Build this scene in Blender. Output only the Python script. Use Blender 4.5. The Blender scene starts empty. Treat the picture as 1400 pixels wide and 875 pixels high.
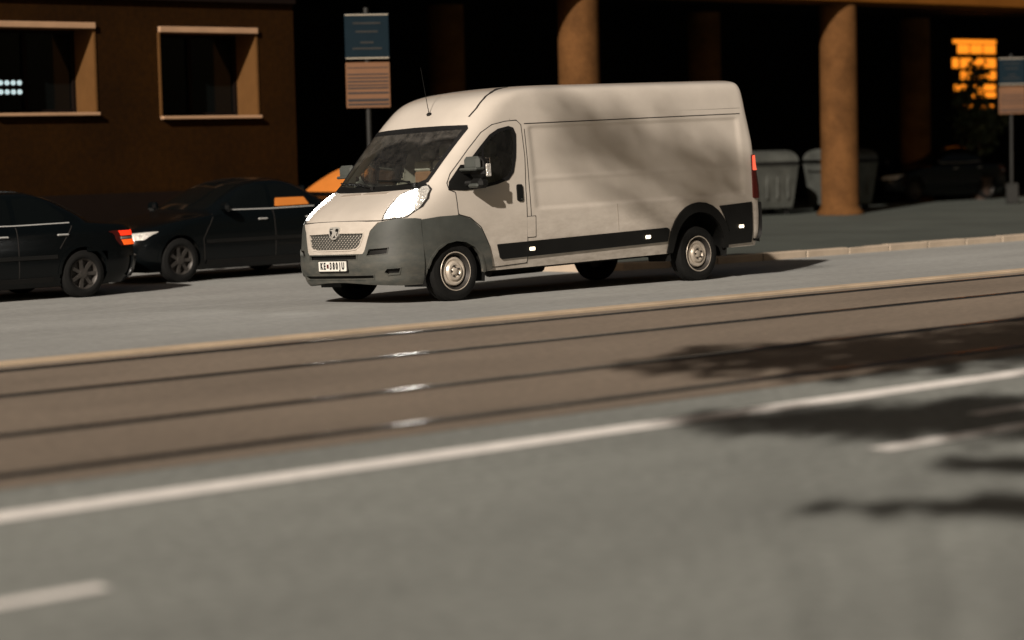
import bpy, bmesh, math, random
from mathutils import Matrix, Vector
random.seed(7)
R = math.radians
scene = bpy.context.scene
COL = scene.collection

# ------------------------------------------------------------------ camera
cam_d = bpy.data.cameras.new('camera')
cam = bpy.data.objects.new('camera', cam_d); COL.objects.link(cam)
def place_camera(yaw, pitch, roll, loc):
    fw = Vector((math.sin(yaw)*math.cos(pitch), math.cos(yaw)*math.cos(pitch), -math.sin(pitch)))
    rt = fw.cross(Vector((0, 0, 1))).normalized(); up = rt.cross(fw)
    r2 = rt*math.cos(roll) + up*math.sin(roll); u2 = -rt*math.sin(roll) + up*math.cos(roll)
    m = Matrix.Identity(4)
    for i in range(3):
        m[i][0] = r2[i]; m[i][1] = u2[i]; m[i][2] = -fw[i]; m[i][3] = loc[i]
    cam.matrix_world = m
place_camera(.7239, .0788, -.0232, (-16.751, -20.892, 1.762))
cam_d.sensor_width = 36; cam_d.lens = 79.71; cam_d.clip_end = 2000
cam_d.dof.use_dof = True; cam_d.dof.focus_distance = 26.6; cam_d.dof.aperture_fstop = .75
scene.camera = cam

# ------------------------------------------------------------------ sky, sun, exposure
SUN_EL, SUN_SIDE = R(29), R(26)         # low light from ahead of the van, turned a little to the camera's side
to_sun = Vector((-math.cos(SUN_SIDE)*math.cos(SUN_EL), -math.sin(SUN_SIDE)*math.cos(SUN_EL), math.sin(SUN_EL)))
world = bpy.data.worlds.new('World'); scene.world = world; world.use_nodes = True
wn = world.node_tree.nodes; wl = world.node_tree.links; wn.clear()
sky = wn.new('ShaderNodeTexSky'); sky.sky_type = 'NISHITA'; sky.sun_disc = False
sky.sun_elevation = SUN_EL; sky.sun_rotation = math.atan2(to_sun.x, to_sun.y)
sky.dust_density = 4; sky.air_density = 1.2
tint = wn.new('ShaderNodeMix'); tint.data_type = 'RGBA'; tint.blend_type = 'MULTIPLY'; tint.inputs[0].default_value = 1
tint.inputs[7].default_value = (1.0, .80, .60, 1)
bg = wn.new('ShaderNodeBackground'); bg.inputs[1].default_value = .018
wo = wn.new('ShaderNodeOutputWorld')
wl.new(sky.outputs[0], tint.inputs[6]); wl.new(tint.outputs[2], bg.inputs[0]); wl.new(bg.outputs[0], wo.inputs[0])
sun_d = bpy.data.lights.new('sun', 'SUN'); sun_d.energy = 4.0; sun_d.angle = R(.8); sun_d.color = (1, .90, .80)
sun = bpy.data.objects.new('sun', sun_d); COL.objects.link(sun)
sun.rotation_euler = to_sun.to_track_quat('Z', 'Y').to_euler(); sun.location = (-30, -20, 30)
scene.view_settings.view_transform = 'Standard'; scene.view_settings.look = 'None'
scene.view_settings.exposure = .4; scene.view_settings.gamma = 1
scene.render.engine = 'CYCLES'
scene.cycles.use_denoising = True
scene.cycles.max_bounces = 6; scene.cycles.transparent_max_bounces = 12
scene.cycles.caustics_reflective = False; scene.cycles.caustics_refractive = False
scene.cycles.sample_clamp_indirect = 4

# ------------------------------------------------------------------ materials
MATS = {}
def mat(name, col, rough=.5, metal=0, coat=0, fine=0, var=0, vscale=3, bump=0, bscale=40, emit=None, estr=0, spec=.5, dirt=None, stretch=None):
    """procedural material: base colour, noise variation, fine relief; dirt=(colour, z0, z1, amount) road grime low on a thing"""
    m = bpy.data.materials.new(name); m.use_nodes = True; MATS[name] = m
    nt = m.node_tree; b = nt.nodes['Principled BSDF']; L = nt.links
    b.inputs['Base Color'].default_value = (*col, 1); b.inputs['Roughness'].default_value = rough
    b.inputs['Metallic'].default_value = metal; b.inputs['Coat Weight'].default_value = coat
    b.inputs['Coat Roughness'].default_value = .08
    b.inputs['Specular IOR Level'].default_value = spec
    tc = nt.nodes.new('ShaderNodeTexCoord'); src = tc.outputs['Object']
    if stretch:
        mp = nt.nodes.new('ShaderNodeMapping'); mp.inputs['Scale'].default_value = stretch
        L.new(src, mp.inputs[0]); src = mp.outputs[0]
    out = None
    if var:
        n = nt.nodes.new('ShaderNodeTexNoise'); n.inputs['Scale'].default_value = vscale; n.inputs['Detail'].default_value = 6
        n.inputs['Roughness'].default_value = .65; L.new(src, n.inputs[0])
        cr = nt.nodes.new('ShaderNodeMapRange'); cr.inputs[1].default_value = .3; cr.inputs[2].default_value = .7
        L.new(n.outputs[0], cr.inputs[0])
        mx = nt.nodes.new('ShaderNodeMix'); mx.data_type = 'RGBA'; L.new(cr.outputs[0], mx.inputs[0])
        mx.inputs[6].default_value = (*[c*(1-var) for c in col], 1); mx.inputs[7].default_value = (*[min(1, c*(1+var)) for c in col], 1)
        out = mx.outputs[2]
        if fine:
            nf = nt.nodes.new('ShaderNodeTexNoise'); nf.inputs['Scale'].default_value = vscale*22; nf.inputs['Detail'].default_value = 4; L.new(tc.outputs['Object'], nf.inputs[0])
            cf = nt.nodes.new('ShaderNodeMapRange'); cf.inputs[1].default_value = .3; cf.inputs[2].default_value = .7; cf.inputs[3].default_value = 1-fine; cf.inputs[4].default_value = 1+fine
            L.new(nf.outputs[0], cf.inputs[0]); mf = nt.nodes.new('ShaderNodeMix'); mf.data_type = 'RGBA'; mf.blend_type = 'MULTIPLY'; mf.inputs[0].default_value = 1
            L.new(out, mf.inputs[6]); L.new(cf.outputs[0], mf.inputs[7]); out = mf.outputs[2]
        rr = nt.nodes.new('ShaderNodeMapRange'); rr.inputs[3].default_value = max(0, rough-.08); rr.inputs[4].default_value = min(1, rough+.1)
        L.new(n.outputs[0], rr.inputs[0]); L.new(rr.outputs[0], b.inputs['Roughness'])
    if dirt:
        dc, z0, z1, amt = dirt
        sp = nt.nodes.new('ShaderNodeSeparateXYZ'); L.new(tc.outputs['Object'], sp.inputs[0])
        mr = nt.nodes.new('ShaderNodeMapRange'); mr.inputs[1].default_value = z1; mr.inputs[2].default_value = z0
        L.new(sp.outputs[2], mr.inputs[0])
        n2 = nt.nodes.new('ShaderNodeTexNoise'); n2.inputs['Scale'].default_value = 7; n2.inputs['Detail'].default_value = 8
        n2.inputs['Roughness'].default_value = .7
        mp2 = nt.nodes.new('ShaderNodeMapping'); mp2.inputs['Scale'].default_value = (.6, .6, 1.6)
        L.new(tc.outputs['Object'], mp2.inputs[0]); L.new(mp2.outputs[0], n2.inputs[0])
        r2 = nt.nodes.new('ShaderNodeMapRange'); r2.inputs[1].default_value = .38; r2.inputs[2].default_value = .72
        L.new(n2.outputs[0], r2.inputs[0])
        ml = nt.nodes.new('ShaderNodeMath'); ml.operation = 'MULTIPLY'; L.new(mr.outputs[0], ml.inputs[0]); L.new(r2.outputs[0], ml.inputs[1])
        m2 = nt.nodes.new('ShaderNodeMath'); m2.operation = 'MULTIPLY'; m2.use_clamp = True; m2.inputs[1].default_value = amt
        L.new(ml.outputs[0], m2.inputs[0])
        mx2 = nt.nodes.new('ShaderNodeMix'); mx2.data_type = 'RGBA'; L.new(m2.outputs[0], mx2.inputs[0])
        if out: L.new(out, mx2.inputs[6])
        else: mx2.inputs[6].default_value = (*col, 1)
        mx2.inputs[7].default_value = (*dc, 1); out = mx2.outputs[2]
    if out: L.new(out, b.inputs['Base Color'])
    if bump:
        n3 = nt.nodes.new('ShaderNodeTexNoise'); n3.inputs['Scale'].default_value = bscale; n3.inputs['Detail'].default_value = 5
        L.new(src, n3.inputs[0])
        bp = nt.nodes.new('ShaderNodeBump'); bp.inputs['Strength'].default_value = bump; bp.inputs['Distance'].default_value = .02
        L.new(n3.outputs[0], bp.inputs['Height']); L.new(bp.outputs[0], b.inputs['Normal'])
    if emit:
        b.inputs['Emission Color'].default_value = (*emit, 1); b.inputs['Emission Strength'].default_value = estr
    return m
def glass_mat(name, tintc, opac, wiped=False):
    m = bpy.data.materials.new(name); m.use_nodes = True; nt = m.node_tree; nt.nodes.clear(); MATS[name] = m
    o = nt.nodes.new('ShaderNodeOutputMaterial'); t = nt.nodes.new('ShaderNodeBsdfTransparent'); t.inputs[0].default_value = (*tintc, 1)
    g = nt.nodes.new('ShaderNodeBsdfGlossy'); g.inputs['Roughness'].default_value = .03
    d = nt.nodes.new('ShaderNodeBsdfDiffuse'); d.inputs[0].default_value = (.3, .28, .25, 1)
    f = nt.nodes.new('ShaderNodeFresnel'); f.inputs[0].default_value = 1.5
    a = nt.nodes.new('ShaderNodeMixShader'); b = nt.nodes.new('ShaderNodeMixShader')
    # dusty film on the outside
    tc = nt.nodes.new('ShaderNodeTexCoord'); n = nt.nodes.new('ShaderNodeTexNoise'); n.inputs['Scale'].default_value = 9; n.inputs['Detail'].default_value = 9
    n.inputs['Roughness'].default_value = .8
    mr = nt.nodes.new('ShaderNodeMapRange'); mr.inputs[1].default_value = .3; mr.inputs[2].default_value = .75; mr.inputs[4].default_value = opac
    L = nt.links
    L.new(tc.outputs['Object'], n.inputs[0]); L.new(n.outputs[0], mr.inputs[0]); L.new(mr.outputs[0], a.inputs[0])
    if wiped:
        sp = nt.nodes.new('ShaderNodeSeparateXYZ'); L.new(tc.outputs['Object'], sp.inputs[0]); prev = None
        for py, rad in ((.0, .80), (-.70, .80)):
            cv = nt.nodes.new('ShaderNodeCombineXYZ'); L.new(sp.outputs[1], cv.inputs[0])
            z1 = nt.nodes.new('ShaderNodeMath'); z1.operation = 'MULTIPLY'; z1.inputs[1].default_value = 1.42; L.new(sp.outputs[2], z1.inputs[0]); L.new(z1.outputs[0], cv.inputs[1])
            ds = nt.nodes.new('ShaderNodeVectorMath'); ds.operation = 'DISTANCE'; ds.inputs[1].default_value = (py, 1.30*1.42, 0); L.new(cv.outputs[0], ds.inputs[0])
            st = nt.nodes.new('ShaderNodeMapRange'); st.inputs[1].default_value = rad-.02; st.inputs[2].default_value = rad+.03; st.inputs[3].default_value = .32; L.new(ds.outputs['Value'], st.inputs[0])
            if prev: mm = nt.nodes.new('ShaderNodeMath'); mm.operation = 'MINIMUM'; L.new(prev, mm.inputs[0]); L.new(st.outputs[0], mm.inputs[1]); prev = mm.outputs[0]
            else: prev = st.outputs[0]
        mu = nt.nodes.new('ShaderNodeMath'); mu.operation = 'MULTIPLY'; L.new(prev, mu.inputs[0]); L.new(mr.outputs[0], mu.inputs[1]); L.new(mu.outputs[0], a.inputs[0])
    L.new(t.outputs[0], a.inputs[1]); L.new(d.outputs[0], a.inputs[2])
    L.new(f.outputs[0], b.inputs[0]); L.new(a.outputs[0], b.inputs[1]); L.new(g.outputs[0], b.inputs[2]); L.new(b.outputs[0], o.inputs[0])
    return m
GRIME = (.16, .125, .085)
mat('van_white', (.55, .50, .435), .32, coat=.6, var=.06, vscale=1.6, bump=.13, bscale=2.0, dirt=(GRIME, .28, 1.15, .62))
mat('van_plastic', (.050, .055, .049), .62, var=.22, vscale=4, bump=.06, bscale=120, dirt=((.15, .135, .11), .15, .9, .8))
mat('black_plastic', (.006, .006, .0055), .55, var=.2, vscale=5, spec=.25)
mat('rubber', (.006, .006, .006), .75, spec=.25, var=.3, vscale=12, bump=.1, bscale=60)
mat('tyre_rubber', (.007, .007, .0065), .85, spec=.2, var=.3, vscale=9, bump=.15, bscale=50)
mat('steel_wheel', (.60, .53, .44), .40, metal=.35, var=.2, vscale=14)
mat('wheel_dark', (.05, .045, .04), .5, metal=.4, var=.3, vscale=10)
mat('chrome', (.75, .73, .70), .16, metal=1)
mat('grille_grey', (.07, .07, .063), .4)
mat('emblem_silver', (.55, .53, .48), .25, metal=.35, coat=.5)
mat('seam', (.012, .010, .008), .8)
mat('grime_vent', (.30, .26, .215), .7)
mat('lamp_lit', (.9, .9, .9), .2, emit=(1, .96, .90), estr=22)
_m = MATS['lamp_lit'].node_tree; _v = _m.nodes.new('ShaderNodeTexVoronoi'); _v.inputs['Scale'].default_value = 26; _t = _m.nodes.new('ShaderNodeTexCoord')
_r = _m.nodes.new('ShaderNodeMapRange'); _r.inputs[1].default_value = .15; _r.inputs[2].default_value = .75; _r.inputs[3].default_value = 75; _r.inputs[4].default_value = .75
_m.links.new(_t.outputs['Object'], _v.inputs['Vector']); _m.links.new(_v.outputs['Distance'], _r.inputs[0]); _m.links.new(_r.outputs[0], _m.nodes['Principled BSDF'].inputs['Emission Strength'])
mat('lamp_clear', (.62, .60, .55), .12, metal=.25, coat=1, var=.5, vscale=45, bump=.9, bscale=38)
mat('marker_lit', (.9, .8, .6), .3, emit=(1, .84, .62), estr=1.6)
mat('tail_red_lit', (.55, .02, .01), .25, emit=(1, .16, .08), estr=.75)
mat('tail_red', (.07, .008, .006), .25)
mat('seat_brown', (.30, .15, .08), .8, var=.15)
mat('tail_car_lit', (.55, .02, .01), .25, emit=(1, .035, .008), estr=.95)
mat('plate_white', (.74, .72, .66), .45, var=.1, vscale=9)
mat('plate_black', (.02, .02, .02), .5)
mat('interior', (.05, .05, .048), .85, var=.3, vscale=6)
mat('interior_grey', (.30, .30, .28), .8, var=.3, vscale=4)
mat('paper', (.6, .57, .5), .8, var=.1)
glass_mat('windscreen_glass', (.72, .77, .73), .34, True)
glass_mat('side_glass', (.34, .37, .35), .06)
mat('car_black', (.002, .003, .0034), .24, coat=.12, spec=.22)
mat('trim_bright', (.5, .5, .48), .3, metal=.3)
mat('tail_orange_lit', (.5, .1, .02), .3, emit=(1, .10, .008), estr=.75)
mat('car_glass', (.003, .004, .004), .08, spec=.35)
mat('orange_reflection', (.62, .20, .035), .35, var=.1)  # orange light mirrored in car glass, painted as a base colour
mat('asphalt_near', (.208, .216, .196), .86, fine=.2, var=.16, vscale=.55, bump=.28, bscale=55, stretch=(.35, 1, 1))
mat('asphalt_far', (.28, .282, .266), .84, fine=.11, var=.16, vscale=.5, bump=.25, bscale=55, stretch=(.3, 1, 1))
mat('track_bed', (.182, .142, .104), .88, fine=.16, var=.2, vscale=.6, bump=.3, bscale=45, stretch=(.3, 1, 1))
mat('rail_steel', (.48, .46, .43), .2, metal=1, var=.15, vscale=5)
mat('joint_tar', (.012, .012, .011), .7)
mat('line_paint', (.84, .80, .75), .7, fine=.12, var=.14, vscale=5, bump=.1)
mat('edge_concrete', (.44, .34, .235), .8, var=.18, vscale=1.2, bump=.2)
mat('pavement', (.042, .050, .041), .88, var=.2, vscale=.5, bump=.25, bscale=40)
mat('kerb', (.42, .34, .255), .8, var=.2, vscale=1.1, bump=.2)
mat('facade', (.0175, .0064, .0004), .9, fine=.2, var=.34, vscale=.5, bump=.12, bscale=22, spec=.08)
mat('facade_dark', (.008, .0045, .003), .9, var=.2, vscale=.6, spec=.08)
mat('stone_trim', (.40, .24, .135), .8, var=.1, vscale=3)
mat('reveal', (.115, .055, .018), .9, var=.12, vscale=2, spec=.08)
mat('column_stone', (.106, .048, .016), .85, fine=.18, var=.38, vscale=1.4, bump=.1, bscale=20, spec=.08)
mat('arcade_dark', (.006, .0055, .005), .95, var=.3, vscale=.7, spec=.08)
mat('beam_orange', (.15, .055, .008), .85, var=.15, vscale=1, spec=.08)
mat('galvanised', (.085, .09, .08), .45, metal=.35, var=.3, vscale=2.5)
mat('sign_blue', (.004, .012, .018), .6, var=.1, spec=.1)
mat('sign_orange', (.15, .066, .025), .6, var=.08)
mat('sign_white', (.3, .26, .2), .6)
mat('sign_black', (.012, .01, .01), .6)
mat('pole_grey', (.02, .02, .018), .5, metal=.3, var=.15)
mat('glow_orange', (.5, .2, .03), .5, emit=(1, .27, .015), estr=1.0)
mat('led_cold', (.6, .7, .7), .4, emit=(.72, .92, .95), estr=.55)
mat('leaf', (.035, .05, .018), .6, var=.3, vscale=5)
mat('bark', (.06, .045, .03), .9, var=.3, vscale=6, bump=.5)
mat('terracotta', (.05, .03, .02), .8)

# ------------------------------------------------------------------ mesh helpers
def link(o, parent=None):
    COL.objects.link(o)
    if parent is not None: o.parent = parent
    return o
def mesh(name, verts, faces, m, parent=None, smooth=True, sharp=35):
    me = bpy.data.meshes.new(name); me.from_pydata([tuple(v) for v in verts], [], faces); me.update()
    me.materials.append(MATS[m] if isinstance(m, str) else m)
    if smooth:
        for p in me.polygons: p.use_smooth = True
        me.set_sharp_from_angle(angle=R(sharp))
    return link(bpy.data.objects.new(name, me), parent)
class MB:
    """collects shapes into one mesh"""
    def __init__(s): s.v = []; s.f = []
    def add(s, v, f):
        k = len(s.v); s.v += [tuple(p) for p in v]; s.f += [tuple(i+k for i in q) for q in f]; return s
    def box(s, c, d, rz=0, bev=0):
        hx, hy, hz = d[0]/2, d[1]/2, d[2]/2
        if bev:
            b = min(bev, hx*.95, hy*.95, hz*.95); V = []; rings = []
            def ring(z, i):
                return [(hx-i, -hy+b, z), (hx-i, hy-b, z), (hx-b, hy-i, z), (-hx+b, hy-i, z), (-hx+i, hy-b, z), (-hx+i, -hy+b, z), (-hx+b, -hy+i, z), (hx-b, -hy+i, z)]
            def ring_in(z): return [(max(-hx+b, min(hx-b, x)), max(-hy+b, min(hy-b, y)), z) for x, y, z in ring(z, 0)]
            for r in (ring_in(-hz), ring(-hz+b, 0), ring(hz-b, 0), ring_in(hz)): V += r
            F = [tuple(reversed(range(8))), tuple(range(24, 32))]
            for k in range(3):
                for i in range(8): F.append((k*8+i, k*8+(i+1) % 8, k*8+8+(i+1) % 8, k*8+8+i))
        else:
            V = [(sx*hx, sy*hy, sz*hz) for sz in (-1, 1) for sy in (-1, 1) for sx in (-1, 1)]
            F = [(0, 2, 3, 1), (4, 5, 7, 6), (0, 1, 5, 4), (2, 6, 7, 3), (0, 4, 6, 2), (1, 3, 7, 5)]
        ca, sa = math.cos(rz), math.sin(rz)
        return s.add([(c[0]+x*ca-y*sa, c[1]+x*sa+y*ca, c[2]+z) for x, y, z in V], F)
    def tube(s, pts, r, n=8, r2=None):
        pts = [Vector(p) for p in pts]; V = []; F = []
        for i, p in enumerate(pts):
            d = (pts[min(i+1, len(pts)-1)]-pts[max(i-1, 0)]).normalized()
            a = d.orthogonal().normalized(); b = d.cross(a)
            if i and V:
                a = (pa - d*pa.dot(d)).normalized(); b = d.cross(a)
            pa = a; rr = r if r2 is None else r+(r2-r)*i/(len(pts)-1)
            V += [p+(a*math.cos(t*2*math.pi/n)+b*math.sin(t*2*math.pi/n))*rr for t in range(n)]
        for i in range(len(pts)-1):
            for t in range(n): F.append((i*n+t, i*n+(t+1) % n, i*n+n+(t+1) % n, i*n+n+t))
        F += [tuple(reversed(range(n))), tuple(range((len(pts)-1)*n, len(pts)*n))]
        return s.add(V, F)
    def lathe(s, prof, c, n=40, axis='y', sgn=1):
        V = []; F = []
        for r, h in prof:
            for t in range(n):
                a = 2*math.pi*t/n; u, w = r*math.cos(a), r*math.sin(a)
                V.append((c[0]+u, c[1]+sgn*h, c[2]+w) if axis == 'y' else (c[0]+u, c[1]+w, c[2]+h))
        for i in range(len(prof)-1):
            for t in range(n): F.append((i*n+t, i*n+(t+1) % n, i*n+n+(t+1) % n, i*n+n+t))
        return s.add(V, F)
    def build(s, name, m, parent=None, smooth=True, sharp=35):
        o = mesh(name, s.v, s.f, m, parent, smooth, sharp)
        bm = bmesh.new(); bm.from_mesh(o.data); bmesh.ops.recalc_face_normals(bm, faces=bm.faces); bm.to_mesh(o.data); bm.free()
        return o
def tag(o, label, cat=None, group=None, kind=None):
    if label: o['label'] = label
    if cat: o['category'] = cat
    if group: o['group'] = group
    if kind: o['kind'] = kind
    return o
def empty(name, loc=(0, 0, 0), rz=0):
    o = bpy.data.objects.new(name, None); COL.objects.link(o); o.location = loc; o.rotation_euler.z = rz; o.empty_display_size = .3
    return o
def copy_tree(o, parent=None):
    c = o.copy(); COL.objects.link(c)
    if parent is not None: c.parent = parent
    for ch in list(o.children): copy_tree(ch, c)
    return c

def pchip(xs, ys):
    n = len(xs); h = [xs[i+1]-xs[i] for i in range(n-1)]; d = [(ys[i+1]-ys[i])/h[i] for i in range(n-1)]
    m = [0]*n; m[0] = d[0]; m[-1] = d[-1]
    for i in range(1, n-1):
        if d[i-1]*d[i] > 0:
            w1 = 2*h[i]+h[i-1]; w2 = h[i]+2*h[i-1]; m[i] = (w1+w2)/(w1/d[i-1]+w2/d[i])
    def f(x):
        if x <= xs[0]: return ys[0]
        if x >= xs[-1]: return ys[-1]
        lo, hi = 0, n-1
        while hi-lo > 1:
            k = (lo+hi)//2
            if xs[k] <= x: lo = k
            else: hi = k
        t = (x-xs[lo])/h[lo]
        return ys[lo]*(1+2*t)*(1-t)**2+m[lo]*h[lo]*t*(1-t)**2+ys[hi]*t*t*(3-2*t)+m[hi]*h[lo]*t*t*(t-1)
    return f
def inpoly(x, y, P):
    c = False; j = len(P)-1
    for i in range(len(P)):
        if (P[i][1] > y) != (P[j][1] > y) and x < (P[j][0]-P[i][0])*(y-P[i][1])/(P[j][1]-P[i][1])+P[i][0]: c = not c
        j = i
    return c
class Hull:
    """vehicle skin as a stack of rounded plan outlines; keys (z, front x, front straight x, front power, half width, rear x, rear straight x, rear power)"""
    def __init__(s, keys, feat=None):
        Z = [k[0] for k in keys]; s.Z = Z
        s.XF, s.XS, s.NF, s.W, s.XR, s.XT, s.NR = [pchip(Z, [k[i] for k in keys]) for i in range(1, 8)]
        s.feat = feat or (lambda x, z: 0)
    def yside(s, x, z):
        xf, xs, n, w, xr, xt, nr = s.XF(z), s.XS(z), s.NF(z), s.W(z), s.XR(z), s.XT(z), s.NR(z)
        if x < xs: t = min(1, (xs-x)/(xs-xf)); return w*(1-t**n)**(1/n)
        if x > xt: t = min(1, (x-xt)/(xr-xt)); return w*(1-t**nr)**(1/nr)
        return w+s.feat(x, z)
    def xfront(s, y, z):
        w = max(s.W(z), 1e-5); t = min(1, abs(y)/w); n = s.NF(z)
        return s.XS(z)-(s.XS(z)-s.XF(z))*(1-t**n)**(1/n)
    def xrear(s, y, z):
        w = max(s.W(z), 1e-5); t = min(1, abs(y)/w); n = s.NR(z)
        return s.XT(z)+(s.XR(z)-s.XT(z))*(1-t**n)**(1/n)
    # parametrised surfaces (u, v) -> point
    def side(s, sg): return lambda x, z: Vector((x, sg*s.yside(x, z), z))
    def front(s): return lambda y, z: Vector((s.xfront(y, z), y, z))
    def rear(s): return lambda y, z: Vector((s.xrear(y, z), y, z))
    def wrap(s):
        def f(u, z):
            a = min(1, abs(u))*math.pi/2; n = s.NF(z); sg = 1 if u >= 0 else -1
            return Vector((s.XS(z)-(s.XS(z)-s.XF(z))*max(0, math.cos(a))**(2/n), sg*s.W(z)*math.sin(a)**(2/n), z))
        return f
    def u_of(s, x, y, z):
        n = s.NF(z); a = max(1e-6, abs(y)/s.W(z))**(n/2); b = max(1e-6, (s.XS(z)-x)/(s.XS(z)-s.XF(z)))**(n/2)
        return math.copysign(math.atan2(a, b)*2/math.pi, y)
    def skin(s, zs, nf, ns, nr, drop):
        V = []; F = []; ring = 0
        for z in zs:
            xf, xs, n, w, xr, xt, nn = s.XF(z), s.XS(z), s.NF(z), max(s.W(z), .002), s.XR(z), s.XT(z), s.NR(z)
            half = []
            for k in range(nf): a = k/nf*math.pi/2; half.append((xs-(xs-xf)*math.cos(a)**(2/n), w*math.sin(a)**(2/n)))
            for k in range(ns): x = xs+(xt-xs)*k/ns; half.append((x, w+s.feat(x, z)))
            for k in range(nr+1): a = k/nr*math.pi/2; half.append((xt+(xr-xt)*math.sin(a)**(2/nn), w*max(0, math.cos(a))**(2/nn)))
            pts = [(x, -y) for x, y in half]+[(x, y) for x, y in reversed(half[1:-1])]
            ring = len(pts); V += [(x, y, z) for x, y in pts]
        for i in range(len(zs)-1):
            for k in range(ring):
                q = (i*ring+k, i*ring+(k+1) % ring, (i+1)*ring+(k+1) % ring, (i+1)*ring+k)
                c = [sum(V[j][t] for j in q)/4 for t in range(3)]
                if not drop(*c): F.append(q)
        F.append(tuple(range((len(zs)-1)*ring, len(zs)*ring)))
        return V, F
def normal(S, u, v, out):
    e = 1e-3; du = S(u+e, v)-S(u-e, v); dv = S(u, v+e)-S(u, v-e); n = du.cross(dv)
    if n.length < 1e-12: return out.copy()
    n.normalize()
    return n if n.dot(out) >= 0 else -n
def clip_cell(P, x0, x1, y0, y1):
    for ax, val, sg in ((0, x0, 1), (0, x1, -1), (1, y0, 1), (1, y1, -1)):
        Q = []
        for i in range(len(P)):
            a, b = P[i-1], P[i]; da, db = sg*(a[ax]-val), sg*(b[ax]-val)
            if da >= 0: 
                if db >= 0: Q.append(b)
                else: t = da/(da-db); Q.append((a[0]+(b[0]-a[0])*t, a[1]+(b[1]-a[1])*t))
            elif db >= 0:
                t = da/(da-db); Q.append((a[0]+(b[0]-a[0])*t, a[1]+(b[1]-a[1])*t)); Q.append(b)
        P = Q
        if len(P) < 3: return []
    return P
def patch(P, S, off, out, cell=.04, thick=.012, holes=(), offf=None):
    """panel of the outline P laid on surface S, 'off' proud of it, with a folded edge"""
    out = Vector(out); us = [p[0] for p in P]; vs = [p[1] for p in P]; V = []; idx = {}; F = []
    def vid(p):
        k = (round(p[0], 5), round(p[1], 5))
        if k not in idx:
            o = off+(offf(*p) if offf else 0)
            idx[k] = len(V); V.append((S(*p), normal(S, p[0], p[1], out), o))
        return idx[k]
    nu = max(1, math.ceil((max(us)-min(us))/cell)); nv = max(1, math.ceil((max(vs)-min(vs))/cell))
    u0, v0 = min(us), min(vs); cu = (max(us)-u0)/nu; cv = (max(vs)-v0)/nv
    for i in range(nu):
        for j in range(nv):
            Q = clip_cell(P, u0+i*cu, u0+(i+1)*cu, v0+j*cv, v0+(j+1)*cv)
            if len(Q) < 3: continue
            cx = sum(q[0] for q in Q)/len(Q); cy = sum(q[1] for q in Q)/len(Q)
            if any(inpoly(cx, cy, h) for h in holes): continue
            ids = []
            for q in Q:
                k = vid(q)
                if k not in ids: ids.append(k)
            if len(ids) >= 3: F.append(tuple(ids))
    verts = [p+n*o for p, n, o in V]
    if thick:
        cnt = {}
        for f in F:
            for a, b in zip(f, f[1:]+f[:1]): cnt[(min(a, b), max(a, b))] = cnt.get((min(a, b), max(a, b)), 0)+1
        low = {}
        def lo(k):
            if k not in low: low[k] = len(verts); verts.append(V[k][0]+V[k][1]*(V[k][2]-thick))
            return low[k]
        for f in list(F):
            for a, b in zip(f, f[1:]+f[:1]):
                if cnt[(min(a, b), max(a, b))] == 1: F.append((b, a, lo(a), lo(b)))
    return verts, F
def panel(name, P, S, off, out, m, parent, cell=.04, thick=.012, holes=(), sharp=35, offf=None):
    v, f = patch(P, S, off, out, cell, thick, holes, offf)
    mb = MB(); mb.add(v, f); o = mb.build(name, m, parent, True, sharp); return o
def offset_poly(P, d):
    area = sum(P[i-1][0]*P[i][1]-P[i][0]*P[i-1][1] for i in range(len(P))); sg = 1 if area > 0 else -1; Q = []
    for i in range(len(P)):
        a, b, c = Vector(P[i-1]), Vector(P[i]), Vector(P[(i+1) % len(P)])
        e1 = (b-a).normalized(); e2 = (c-b).normalized(); n1 = Vector((e1.y, -e1.x))*sg; n2 = Vector((e2.y, -e2.x))*sg
        n = n1+n2; n = n.normalized() if n.length > 1e-6 else n1; k = min(1.6, 1/max(.4, n.dot(n1)))
        Q.append((b.x+n.x*d*k, b.y+n.y*d*k))
    return Q
def dense(P, step=.05, closed=True):
    Q = []
    for i in range(len(P) if closed else len(P)-1):
        a, b = P[i], P[(i+1) % len(P)]; n = max(1, int(math.hypot(b[0]-a[0], b[1]-a[1])/step))
        Q += [(a[0]+(b[0]-a[0])*k/n, a[1]+(b[1]-a[1])*k/n) for k in range(n)]
    if not closed: Q.append(P[-1])
    return Q
def rounded(P, r=.04, n=4):
    Q = []
    for i in range(len(P)):
        a, b, c = Vector(P[i-1]), Vector(P[i]), Vector(P[(i+1) % len(P)])
        ra = min(r, (a-b).length*.45, (c-b).length*.45); p0 = b+(a-b).normalized()*ra; p1 = b+(c-b).normalized()*ra
        for k in range(n+1):
            t = k/n; q = p0*(1-t)**2+b*2*t*(1-t)+p1*t*t; Q.append((q.x, q.y))
    return Q
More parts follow.
